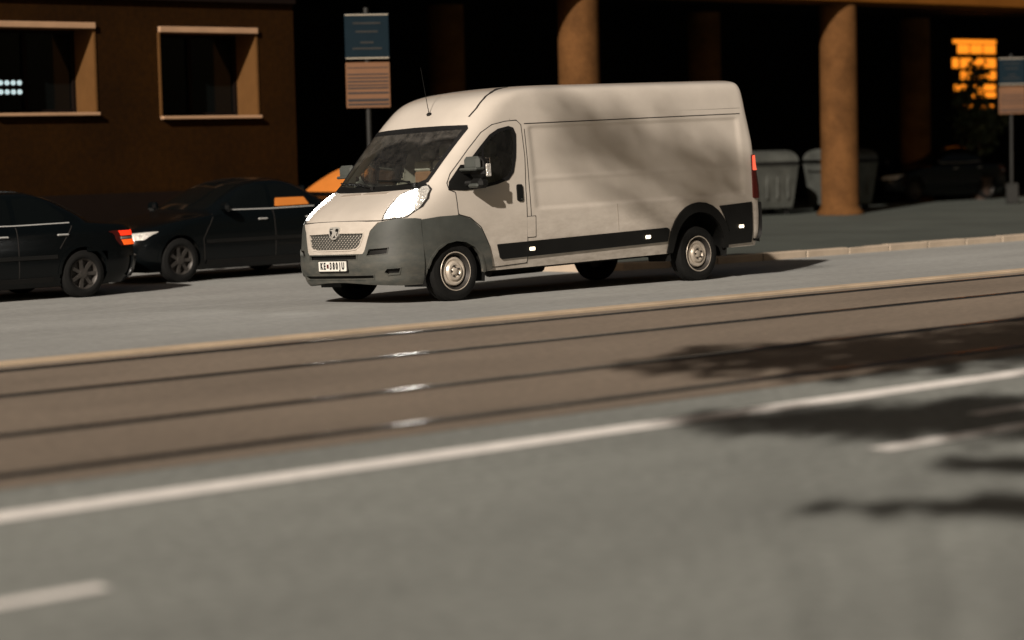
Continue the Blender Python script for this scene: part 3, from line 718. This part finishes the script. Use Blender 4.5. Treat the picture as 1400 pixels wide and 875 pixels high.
van = empty('delivery_van'); tag(van, 'white high-roof delivery van with lit headlights driving on the street', 'van')
van.matrix_world = Matrix.Translation((0, 0, -.085)) @ Matrix.Rotation(-ROLL, 4, 'X') @ Matrix.Rotation(-PITCH, 4, 'Y')
FR, SD, WR = VH.front(), {s: VH.side(s) for s in (-1, 1)}, VH.wrap()

WIN = [(.125, 1.40), (.24, 1.52), (.50, 1.745), (.66, 1.875), (.80, 1.938), (.96, 1.965), (1.03, 1.945), (1.06, 1.87), (1.045, 1.75), (1.02, 1.60), (.965, 1.43), (.88, 1.35), (.71, 1.306), (.50, 1.274), (.12, 1.262)]
WSC = [(-.83, 1.375), (-.74, 1.337), (-.4, 1.318), (0, 1.312), (.4, 1.318), (.74, 1.337), (.83, 1.375), (.865, 1.96), (.84, 1.997), (.5, 2.008), (0, 2.014), (-.5, 2.008), (-.84, 1.997), (-.865, 1.96)]
WIN_IN = offset_poly(WIN, -.03); WSC_IN = offset_poly(WSC, -.035)
ARC_F = (0, .30, .43); ARC_R = (4.035, .33, .50)
def van_drop(x, y, z):
    if z < .31: return True
    if x < 1.2 and abs(y) > .80 and inpoly(x, z, WIN_IN) and abs(y) > .9: return True
    if x < .6 and inpoly(y, z, WSC_IN) and x < VH.xfront(y, z)+.03: return True
    if abs(y) > .75 and ((x-ARC_F[0])**2+(z-ARC_F[1])**2 < ARC_F[2]**2 or (x-ARC_R[0])**2+(z-ARC_R[1])**2 < ARC_R[2]**2): return True
    return False
zs = [.30+.02*k for k in range(88)]+[2.07+.02*k for k in range(1, 15)]+[2.36, 2.37, 2.38, 2.39, 2.40, 2.41, 2.42, 2.43, 2.44, 2.448, 2.455, 2.462, 2.467, 2.471, 2.4735, 2.475]
v, f = VH.skin(zs, 40, 130, 12, van_drop)
body = MB(); body.add(v, f); body = body.build('body', 'van_white', van, True, 40)

# wheel wells, underbody
for (ax, az, ar_) in (ARC_F, ARC_R):
    for sg in (-1, 1):
        n = 20; V = []
        for k in range(n+1):
            t = -.25+(math.pi+.5)*k/n; c, s_ = (ar_+.02)*math.cos(t), (ar_+.02)*math.sin(t)
            V += [(ax+c, sg*1.0, az+s_), (ax+c, sg*.60, az+s_)]
        V.append((ax, sg*.60, az)); q = len(V)-1
        MB().add(V, [(2*k, 2*k+1, 2*k+3, 2*k+2) for k in range(n)]+[(2*k+1, q, 2*k+3) for k in range(n)]).build('wheel_well', 'black_plastic', van)
MB().box((2.1, 0, .42), (5.2, 1.16, .16), bev=.03).build('underbody', 'black_plastic', van)
MB().box((2.0, -.55, .33), (2.9, .10, .14), bev=.02).build('chassis_rail', 'black_plastic', van)
MB().box((2.0, .55, .33), (2.9, .10, .14), bev=.02).build('chassis_rail', 'black_plastic', van)
MB().tube([(4.035, -.8, .28), (4.035, .8, .28)], .05, 10).build('rear_axle', 'black_plastic', van)
MB().tube([(.6, .25, .26), (2.4, .3, .24), (3.0, .35, .26), (5.0, .45, .30)], .035, 8).tube([(1.6, .28, .24), (2.5, .3, .24)], .085, 10).build('exhaust', 'wheel_dark', van)

# front: bumper
def uz(x, y, z): return (VH.u_of(x, y, z), z)
rt = [(0, .598), uz(-.938, .30, .598), uz(-.921, .505, .598), uz(-.918, .535, .63), uz(-.87, .606, .857), uz(-.815, .706, .948), uz(-.68, .873, .978), uz(-.52, .967, .972), uz(-.455, .988, .962),
      uz(-.455, .99, .72), uz(-.455, .978, .45), uz(-.44, .945, .23), uz(-.67, .84, .235), uz(-.85, .5, .265), (0, .29)]
BUMP = [(u, z) for u, z in rt]+[(-u, z) for u, z in reversed(rt[1:-1])]
def bump_prof(u, z): return .022*math.exp(-((z-.47)/.17)**2)+.010*math.exp(-((z-.30)/.05)**2)
def u_at(y, z): return VH.u_of(VH.xfront(y, z), y, z)
SLOT = [(u_at(-.43, .57), .594), (u_at(-.43, .57), .54), (u_at(.47, .57), .54), (u_at(.47, .57), .594)]
FOG1 = lambda s: [(s*u_at(.565, .6), .578), (s*u_at(.60, .66), .655), (s*u_at(.812, .66), .664), (s*u_at(.80, .6), .594)]
FOG2 = lambda s: [(s*u_at(.75, .41), .40), (s*u_at(.785, .44), .438), (s*u_at(.888, .44), .440), (s*u_at(.862, .38), .372), (s*u_at(.77, .36), .366)]
DAM = [(u_at(-.62, .32), .375), (u_at(-.62, .32), .325), (u_at(.62, .32), .325), (u_at(.62, .32), .375)]
bumper = panel('front_bumper', BUMP, WR, .022, (-1, 0, .05), 'van_plastic', van, .012, .05, holes=[SLOT, FOG1(-1), FOG1(1), FOG2(-1), FOG2(1), DAM], offf=bump_prof, sharp=50)
for nm, P in (('air_slot', SLOT), ('fog_recess', FOG1(-1)), ('fog_recess', FOG1(1)), ('fog_recess', FOG2(-1)), ('fog_recess', FOG2(1)), ('air_slot', DAM)):
    panel(nm, offset_poly(P, .012), WR, .004, (-1, 0, .05), 'black_plastic', bumper, .04, .01)
    ribbon('slot_rim', P, WR, .030+bump_prof(0, sum(p[1] for p in P)/len(P)), (-1, 0, .05), .004, .004, 'van_plastic', bumper, True, .03)
# body-coloured grille surround and grille
GR = [(.44, .842), (.0, .848), (-.44, .842), (-.515, .842), (-.515, .81), (-.46, .69), (-.40, .655), (-.30, .645), (.30, .645), (.40, .655), (.46, .69), (.515, .81), (.515, .842)]
SUR = [(-.69, .950), (-.60, .855), (-.53, .63), (-.50, .602), (.50, .602), (.53, .63), (.60, .855), (.69, .950), (.40, .962), (0, .966), (-.40, .962)]
sur = panel('grille_surround', SUR, FR, .024, (-1, 0, 0), 'van_white', van, .012, .05, holes=[GR], sharp=50)
ribbon('grille_rim', GR, FR, .032, (-1, 0, 0), .010, .006, 'van_white', sur, True, .03, .03)
gr = panel('grille', offset_poly(GR, .01), FR, -.004, (-1, 0, 0), 'black_plastic', van, .06, .01)
gm = MB()
for dr in (1, -1):
    for k in range(-18, 19):
        pts = []
        for t in range(15):
            z = .64+t*.015; y = k*.056+dr*(z-.745)*1.25
            if inpoly(y, z, offset_poly(GR, -.004)): pts.append(FR(y, z)+Vector((-.016 if dr > 0 else -.011, 0, 0)))
        if len(pts) > 1: gm.tube(pts, .0075, 5)
tag(gm.build('grille_mesh', 'grille_grey', gr), None, kind='stuff')
# emblem: chrome shield with a standing animal
SH = [(.098, .905), (.0, .912), (-.098, .905), (-.10, .86), (-.075, .80), (-.03, .772), (.03, .772), (.075, .80), (.10, .86)]
em = panel('emblem', rounded(SH, .02), FR, .040, (-1, 0, 0), 'emblem_silver', van, .03, .03)
panel('shield_field', rounded(offset_poly(SH, -.017), .015), FR, .042, (-1, 0, 0), 'black_plastic', em, .03, .004)
LION = [(.055, .795), (.030, .800), (.035, .825), (.020, .835), (.028, .862), (.060, .868), (.062, .878), (.020, .882), (.010, .896), (-.018, .900), (-.036, .886), (-.022, .872), (-.045, .850), (-.062, .858), (-.070, .846), (-.050, .832), (-.060, .812), (-.080, .806), (-.070, .793), (-.040, .800), (-.026, .824), (-.008, .806), (.012, .790)]
panel('lion', LION, FR, .047, (-1, 0, 0), 'emblem_silver', em, .02, .006)
# number plate with its characters
pl = panel('number_plate', rounded([(-.26, .415), (.26, .415), (.26, .527), (-.26, .527)], .01), lambda y, z: Vector((-1.004, y, z)), 0, (-1, 0, 0), 'plate_white', van, .1, .012)
panel('plate_holder', rounded([(-.275, .402), (.275, .402), (.275, .54), (-.275, .54)], .012), lambda y, z: Vector((-.994, y, z)), 0, (-1, 0, 0), 'black_plastic', van, .1, .02)
def text_mesh(txt, size, name, m, parent, M4, align='CENTER', ext=.002):
    cu = bpy.data.curves.new(name, 'FONT'); cu.body = txt; cu.size = size; cu.align_x = align; cu.align_y = 'CENTER'; cu.extrude = ext; cu.offset = .004
    o = bpy.data.objects.new(name, cu); COL.objects.link(o)
    me = bpy.data.meshes.new_from_object(o.evaluated_get(bpy.context.evaluated_depsgraph_get()))
    bpy.data.objects.remove(o); me.materials.clear(); me.materials.append(MATS[m]); me.transform(M4)
    return link(bpy.data.objects.new(name, me), parent)
FACE = Matrix(((0, 0, -1, -1.0065), (-1, 0, 0, 0), (0, 1, 0, .471), (0, 0, 0, 1)))      # text x -> -y, text y -> z, facing -x
SC = Matrix.Diagonal((.78, 1.18, 1, 1))
for i, c in enumerate('KE 380JU'):
    if c != ' ': text_mesh(c, .092, 'plate_character', 'plate_black', pl, FACE @ Matrix.Translation((-.20+i*.058, 0, 0)) @ SC)
MB().box((-1.0065, .084, .471), (.004, .034, .046), bev=.001).build('plate_crest', 'tail_red', pl)

# bonnet with its gap, vents
BON = [(-.715, .972), (-.69, 1.078), (-.652, 1.225), (-.66, 1.265), (-.72, 1.297), (-.4, 1.290), (0, 1.286), (.4, 1.290), (.72, 1.297), (.66, 1.265), (.652, 1.225), (.69, 1.078), (.715, .972), (.4, .978), (0, .98), (-.4, .978)]
bon = panel('bonnet', BON, FR, .006, (-1, 0, 1), 'van_white', van, .03, .014)
ribbon('bonnet_gap', BON, FR, .004, (-1, 0, 1), .001, .010, 'seam', bon)
for P in ([(.47, 1.253), (.09, 1.262), (.13, 1.282), (.45, 1.272)], [(.05, 1.262), (-.38, 1.262), (-.42, 1.282), (.01, 1.282)]):
    panel('bonnet_vent', P, FR, .010, (-1, 0, 1), 'grime_vent', bon, .03, .006)
# cowl and windscreen
panel('cowl', [(-.80, 1.30), (-.4, 1.292), (0, 1.288), (.4, 1.292), (.80, 1.30), (.84, 1.345), (.80, 1.372), (.4, 1.352), (0, 1.347), (-.4, 1.352), (-.80, 1.372), (-.84, 1.345)], FR, .012, (-1, 0, 1), 'black_plastic', van, .04, .02)
ws = panel('windscreen', WSC, FR, .003, (-1, 0, 1), 'windscreen_glass', van, .05, 0)
ribbon('screen_seal', WSC, FR, .007, (-1, 0, 1), .038, .006, 'rubber', ws, True, .008)
panel('sun_strip', [(-.84, 1.955), (.84, 1.955), (.845, 1.99), (.5, 2.0), (0, 2.006), (-.5, 2.0), (-.845, 1.99)], FR, .0045, (-1, 0, 1), 'rubber', ws, .05, 0)
def wiper(p0, p1, arm):
    mb = MB(); n = 8; a = [FR(p0[0]+(p1[0]-p0[0])*k/n, p0[1]+(p1[1]-p0[1])*k/n)+Vector((-.022, 0, .018)) for k in range(n+1)]
    mb.tube(a, .011, 6)
    q = FR(*arm)+Vector((-.02, 0, .02)); mid = a[n//2]+Vector((-.012, 0, .012))
    mb.tube([q, q+(mid-q)*.5+Vector((-.015, 0, .02)), mid], .012, 6)
    mb.lathe([(.001, -.03), (.025, -.03), (.025, .02)], tuple(q), 10, 'z')
    return mb.build('wiper', 'black_plastic', van)
wiper((.76, 1.40), (.20, 1.352), (-.02, 1.32)); wiper((-.02, 1.405), (-.62, 1.372), (-.72, 1.335))

# headlights: lit reflector bowl, clear outer indicator
HL = [(.722, .972), (.700, 1.078), (.664, 1.228), (.712, 1.288), (.775, 1.316), (.856, 1.331), (.915, 1.285), (.958, 1.185), (.966, 1.10), (.924, .997)]
CUT = [(.79, 1.318), (.845, 1.27), (.905, 1.19), (.957, 1.06)]
LIT = [(.722, .972), (.700, 1.078), (.664, 1.228), (.712, 1.288)]+CUT+[(.924, .997)]
IND = [(.80, 1.32), (.856, 1.331), (.915, 1.285), (.958, 1.185), (.966, 1.10), (.962, 1.07)]+list(reversed(CUT))
for s in (-1, 1):
    m = lambda P: [(s*y, z) for y, z in P]
    h = panel('headlight', m(HL), FR, .004, (-1, s*.5, .6), 'lamp_clear', van, .03, .02)
    panel('lit_lamp', rounded(m(offset_poly(LIT, -.020)), .05), FR, .014, (-1, s*.5, .6), 'lamp_lit', h, .03, .012)
    panel('indicator', rounded(m(offset_poly(IND, -.004)), .02), FR, .012, (-1, s*.5, .6), 'lamp_clear', h, .012, .012)
    ribbon('lamp_gap', m(HL), FR, .008, (-1, s*.5, .6), .002, .008, 'seam', h, True, .006)

def spot_lamp(y):
    l = bpy.data.lights.new('headlight_beam', 'SPOT'); l.energy = 18; l.spot_size = R(80); l.spot_blend = .6; l.shadow_soft_size = .09; l.color = (1, .95, .88)
    o = bpy.data.objects.new('headlight_beam', l); link(o, van); o.location = (-.86, y, 1.08)
    o.rotation_euler = Vector((1, 0, .16)).to_track_quat('Z', 'Y').to_euler()
for y in (-.78, .78): spot_lamp(y)

# wheel arches, side mouldings, rear skirt
AF = [(-.46, .955), (-.215, .974), (.054, .976), (.238, .923), (.394, .795), (.494, .602), (.565, .33), (.44, .30), (.415, .38), (.36, .50), (.27, .60), (.14, .665), (0, .685), (-.14, .665), (-.27, .60), (-.36, .50), (-.40, .40), (-.425, .235), (-.46, .235)]
t_out = [(4.035+.56*math.cos(math.pi*(1-k/14)), .36+.555*math.sin(math.pi*(1-k/14))) for k in range(15)]
t_in = [(4.035+.46*math.cos(math.pi*k/14), .33+.46*math.sin(math.pi*k/14)) for k in range(15)]
AR = [(3.475, .31)]+t_out[1:-1]+[(4.595, .31)]+[(4.50, .31)]+t_in+[(3.57, .31)]
SK_ = [(4.42, .848), (5.02, .868), (5.02, .35), (4.52, .345), (4.585, .52), (4.52, .68)]
MO = [(.628, .603), (3.45, .628), (3.49, .60), (3.455, .456), (.70, .427), (.672, .445)]
DOOR = [(.08, .985), (.07, 1.24), (-.015, 1.272), (-.02, 1.345), (.05, 1.452), (.335, 1.72), (.55, 1.905), (.72, 1.99), (.93, 2.024), (1.10, 2.030), (1.16, 1.98), (1.165, 1.6), (1.135, 1.2), (1.11, .65), (1.11, .36), (.575, .345), (.51, .62), (.41, .82), (.25, .94)]
for s in (-1, 1):
    S = SD[s]; o_ = (0, s, 0)
    arch = panel('front_arch_trim', AF, S, .026, o_, 'van_plastic', van, .03, .05, sharp=50)
    ribbon('arch_lip', AF[7:17], S, .034, o_, .004, .022, 'van_plastic', arch, False, .03)
    arch = panel('rear_arch_trim', AR, S, .024, o_, 'black_plastic', van, .03, .05, sharp=50)
    panel('rear_skirt', SK_, S, .018, o_, 'black_plastic', van, .05, .03)
    mo = panel('side_moulding', rounded(MO, .02), S, .020, o_, 'black_plastic', van, .06, .025)
    for x, z in ((1.168, .515), (3.097, .532), (4.80, .563)):
        lab = MB().box((x, s*(VH.yside(x, z)+.026), z), (.085, .022, .042), bev=.008).build('side_marker_light', 'marker_lit', van)
    # cab door with window, gap, handle
    door = panel('door', rounded(DOOR, .02), S, .006, o_, 'van_white', van, .025, .012, holes=[WIN_IN])
    ribbon('door_gap', DOOR, S, .0045, o_, .002, .010, 'seam', door, True, .006)
    wn_ = panel('door_window', WIN, S, .010, o_, 'side_glass', door, .05, 0)
    ribbon('window_seal', WIN, S, .013, o_, .034, .006, 'rubber', wn_, True, .008)
    ribbon('window_bar', [(.47, 1.28), (.53, 1.745)], S, .014, o_, .016, .016, 'rubber', wn_, False, .01)
    panel('mirror_base', [(-.03, 1.268), (.0, 1.36), (.185, 1.545), (.25, 1.545), (.34, 1.40), (.46, 1.262), (.2, 1.252)], S, .016, o_, 'black_plastic', door, .05, .015)
    hd = panel('door_handle', rounded([(.985, 1.085), (1.075, 1.08), (1.085, 1.28), (.995, 1.285)], .03), S, .022, o_, 'black_plastic', door, .04, .02)
    panel('key_lock', rounded([(1.04, 1.095), (1.06, 1.095), (1.06, 1.115), (1.04, 1.115)], .008), S, .027, o_, 'chrome', hd, .04, .006)
    # seams of the load side
    ribbon('panel_gap', [(1.215, 1.93), (1.205, 1.3), (1.19, .66)], S, .0025, o_, .004, .004, 'seam', van, False, .003)
    ribbon('roof_seam', [(1.0, 2.053), (1.3, 2.058), (4.80, 2.075), (4.98, 2.075)], S, .002, o_, .008, .008, 'seam', van, False, .003)
    ribbon('roof_seam', [(1.22, 1.992), (4.8, 2.01), (4.96, 2.01)], S, .003, o_, .005, .005, 'seam', van, False, .003)
    ribbon('lower_gap', [(2.62, .64), (2.62, .97)], S, .0025, o_, .003, .003, 'grime_vent', van, False, .003)
    if s < 0:
        ff = panel('fuel_flap', rounded([(1.115, .655), (1.245, .655), (1.26, .895), (1.125, .895)], .015), S, .006, o_, 'van_white', van, .05, .008)
        ribbon('flap_gap', [(1.115, .655), (1.245, .655), (1.26, .895), (1.125, .895)], S, .0045, o_, .001, .007, 'seam', ff, True, .004)
    # tail lights on the rear corners
    tl = panel('tail_light', rounded([(5.055, .91), (5.165, .91), (5.19, 1.2), (5.15, 1.475), (5.09, 1.475)], .03), S, .022, (.6, s, 0), 'tail_red', van, .02, .04)
    panel('lit_tail_lamp', rounded([(5.082, 1.27), (5.178, 1.27), (5.148, 1.465), (5.095, 1.465)], .02), S, .028, (.6, s, 0), 'tail_red_lit', tl, .02, .02)
    # wing mirror
    mi = MB(); yb = s*1.18
    mi.box((.30, yb, 1.50), (.17, .25, .26), bev=.06); mi.box((.30, s*1.17, 1.325), (.15, .21, .12), bev=.04)
    mi.tube([(.22, s*.99, 1.33), (.27, s*1.12, 1.33)], .035, 8); mi.tube([(.20, s*.99, 1.46), (.26, s*1.10, 1.47)], .032, 8)
    mw = mi.build('wing_mirror', 'black_plastic', van)
    MB().box((.205, yb, 1.555), (.08, .27, .16), bev=.035).build('mirror_cover', 'van_plastic', mw)
    MB().box((.20, s*1.165, 1.49), (.14, .30, .035), bev=.014).build('mirror_rib', 'van_plastic', mw)
    MB().box((.215, s*1.165, 1.30), (.05, .17, .05), bev=.02).build('mirror_foot', 'van_plastic', mw)
    MB().box((.385, yb, 1.51), (.006, .20, .20), bev=.002).build('mirror_glass', 'chrome', mw)
    MB().box((.33, s*1.308, 1.47), (.075, .02, .15), bev=.009).build('mirror_indicator', 'lamp_clear', mw)
    # roof edge groove above the cab
    GP = [(.795, 2.10), (.80, 2.20), (.775, 2.30), (.73, 2.37), (.66, 2.415), (.58, 2.437)]
    ribbon('roof_groove', [(s*y, z) for y, z in GP], FR, .006, (-1, 0, 1), .008, .008, 'seam', van, False, .006, .03)
    # wheels
    dz = -s*ROLL*0+(.011 if s > 0 else -.011)
    wheel('front_wheel', 0, s*.905, .345+dz, s, .345, .215, van)
    wheel('rear_wheel', 4.035, s*.895, .345-.0706+dz, s, .345, .215, van)
    ribbon('mud_flap', [(3.50, .34), (3.50, .30)], S, -.03, o_, .02, .02, 'black_plastic', van, False, .1)
# rear: bumper, doors
rb = MB(); RE = VH.rear()
v, f = patch(rounded([(-1.0, .36), (1.0, .36), (1.0, .86), (-1.0, .86)], .03), RE, .05, Vector((1, 0, 0)), .05, .06); rb.add(v, f); rb.build('rear_bumper', 'black_plastic', van)
ribbon('rear_door_gap', [(0, .88), (0, 2.3)], RE, .003, (1, 0, 0), .006, .006, 'seam', van, False)
for s in (-1, 1):
    panel('rear_window', rounded([(s*.14, 1.35), (s*.78, 1.35), (s*.74, 1.9), (s*.14, 1.9)], .06), RE, .006, (1, 0, 0), 'car_glass', van, .06, .006)
# aerial on the roof front
an = MB().lathe([(.001, .03), (.02, .028), (.034, .012), (.04, 0)], tuple(FR(-.12, 2.167)+Vector((0, 0, -.002))), 14, 'z')
p = FR(-.12, 2.167); an.tube([p, p+Vector((-.02, .0, .10)), p+Vector((-.09, 0, .56))], .006, 6, .0025)
an.build('aerial', 'black_plastic', van)
# cab interior
MB().box((1.22, 0, 1.25), (.05, 1.84, 1.6), bev=.01).build('bulkhead', 'interior', van)
MB().box((.45, 0, .62), (1.6, 1.84, .06)).build('cab_floor', 'interior', van, False)
db = MB(); V = []
prof = [(.02, .75), (-.05, 1.10), (-.20, 1.26), (-.12, 1.315), (.12, 1.32), (.30, 1.27), (.36, 1.12), (.30, .75)]
for y in (-.90, .90): V += [(x, y, z) for x, z in prof]
n = len(prof); db.add(V, [tuple(range(n)), tuple(range(n, 2*n))]+[(i, (i+1) % n, n+(i+1) % n, n+i) for i in range(n)]); db.build('dashboard', 'interior_grey', van)
MB().box((.02, -.42, 1.335), (.18, .40, .05), bev=.02).build('instrument_hood', 'interior', van)
pp = MB().add([(-.12, -.22, 1.335), (-.15, -.74, 1.335), (.12, -.80, 1.36), (.16, -.24, 1.35)], [(0, 1, 2, 3)]); pp.build('reflection_papers', 'paper', van, False)  # sheet enlarged to stand in for the pale reflection in the windscreen
sw = MB(); cx, cy, cz = .42, -.46, 1.20
for k in range(24):
    a0, a1 = 2*math.pi*k/24, 2*math.pi*(k+1)/24
    pt_ = lambda a: (cx+.19*math.sin(a)*.62, cy+.19*math.cos(a), cz+.19*math.sin(a)*.78)
    sw.tube([pt_(a0), pt_(a1)], .016, 6)
sw.tube([(cx, cy-.18, cz), (cx, cy+.18, cz)], .018, 6); sw.tube([(cx, cy, cz), (cx-.12, cy, cz-.12)], .03, 8)
sw.build('steering_wheel', 'interior', van)
for y in (-.48, .30, .66):
    st = MB().box((.82, y, .98), (.46, .46 if y < 0 else .36, .16), bev=.05).build('seat', 'interior_grey', van)
    MB().box((1.06, y, 1.32), (.14, .44 if y < 0 else .34, .62), bev=.06).build('backrest', 'interior_grey', st)
    if y > 0:
        MB().box((.975, y, 1.57), (.05, .30, .12), bev=.02).build('seat_cover', 'paper', st)
        MB().box((.975, y, 1.43), (.05, .30, .155), bev=.02).build('seat_pocket', 'seat_brown', st)
    MB().box((1.07, y, 1.72), (.10, .26, .20), bev=.045).build('headrest', 'interior_grey', st)
for s in (-1, 1): MB().tube([(1.12, s*.93, .7), (1.12, s*.93, 1.5), (1.14, s*.88, 1.95)], .05, 6).build('pillar_trim', 'interior_grey', van)

# ------------------------------------------------------------------ street trees on the near side, out of the picture, whose shade falls on the road and the van's flank
def street_tree(loc, h, crowns, n, seed, label, leaf=.17):
    rg = random.Random(seed); r = tag(empty('street_tree', loc), label, 'tree')
    tr = MB().tube([(0, 0, -.1), (.04, .02, h*.25), (-.03, .06, h*.5), (.05, 0, h*.8)], .17, 10, .06)
    for (c, rad) in crowns[:9]:
        tr.tube([(0, .03, h*.42), (c[0]*.5, c[1]*.5, (c[2]+h*.45)/2+.2), c], .006, 5, .003)
    tr.build('trunk', 'bark', r); leaf_mesh('crown', crowns, n, leaf, 'leaf', r, rg, 1.0)
    return r

BASE = Vector((-21.5, -22.8, 0)); CR = []; 
def crown_over(x, y, z, h, rad): 
    c = Vector((x, y, z)) + to_sun*((h-z)/to_sun.z) - BASE; CR.append((tuple(c), rad))
for x, y, h, rad in ((-3.6, -8.6, 6.6, .7), (-2.6, -9.3, 6.8, 1.0), (-1.2, -9.8, 7.0, 1.1), (.3, -9.6, 7.0, 1.2), (-6.5, -11.2, 6.0, .3), (-6.2, -11.6, 6.0, .45), (-5.9, -12.0, 6.2, .5), (-5.6, -12.5, 6.2, .55), (-5.0, -12.2, 6.2, .5),
                     (-8.62, -13.95, 5.4, .13), (-8.5, -14.15, 5.4, .11), (-8.28, -14.3, 5.4, .16), (-8.1, -14.5, 5.4, .2), (-7.9, -14.75, 5.4, .2), (-7.1, -13.5, 5.5, .13), (-7.0, -13.75, 5.5, .18), (-6.85, -14.0, 5.5, .2)): crown_over(x, y, 0, h, rad)
LOW = list(CR)
for x, z, h, rad in ((2.5, 1.75, 13, .55), (3.1, 1.35, 13.2, .6), (3.8, 1.6, 12.8, .55), (4.5, 1.2, 13.3, .5)): crown_over(x, -1.0, z, h, rad)
UP = CR[len(LOW):]
stree = street_tree(tuple(BASE), 9.5, LOW, 5200, 11, 'large street tree on the near side, seen only by its shadow', .12)
leaf_mesh('upper_crown', UP, 230, .15, 'leaf', stree, random.Random(5), 1.15)
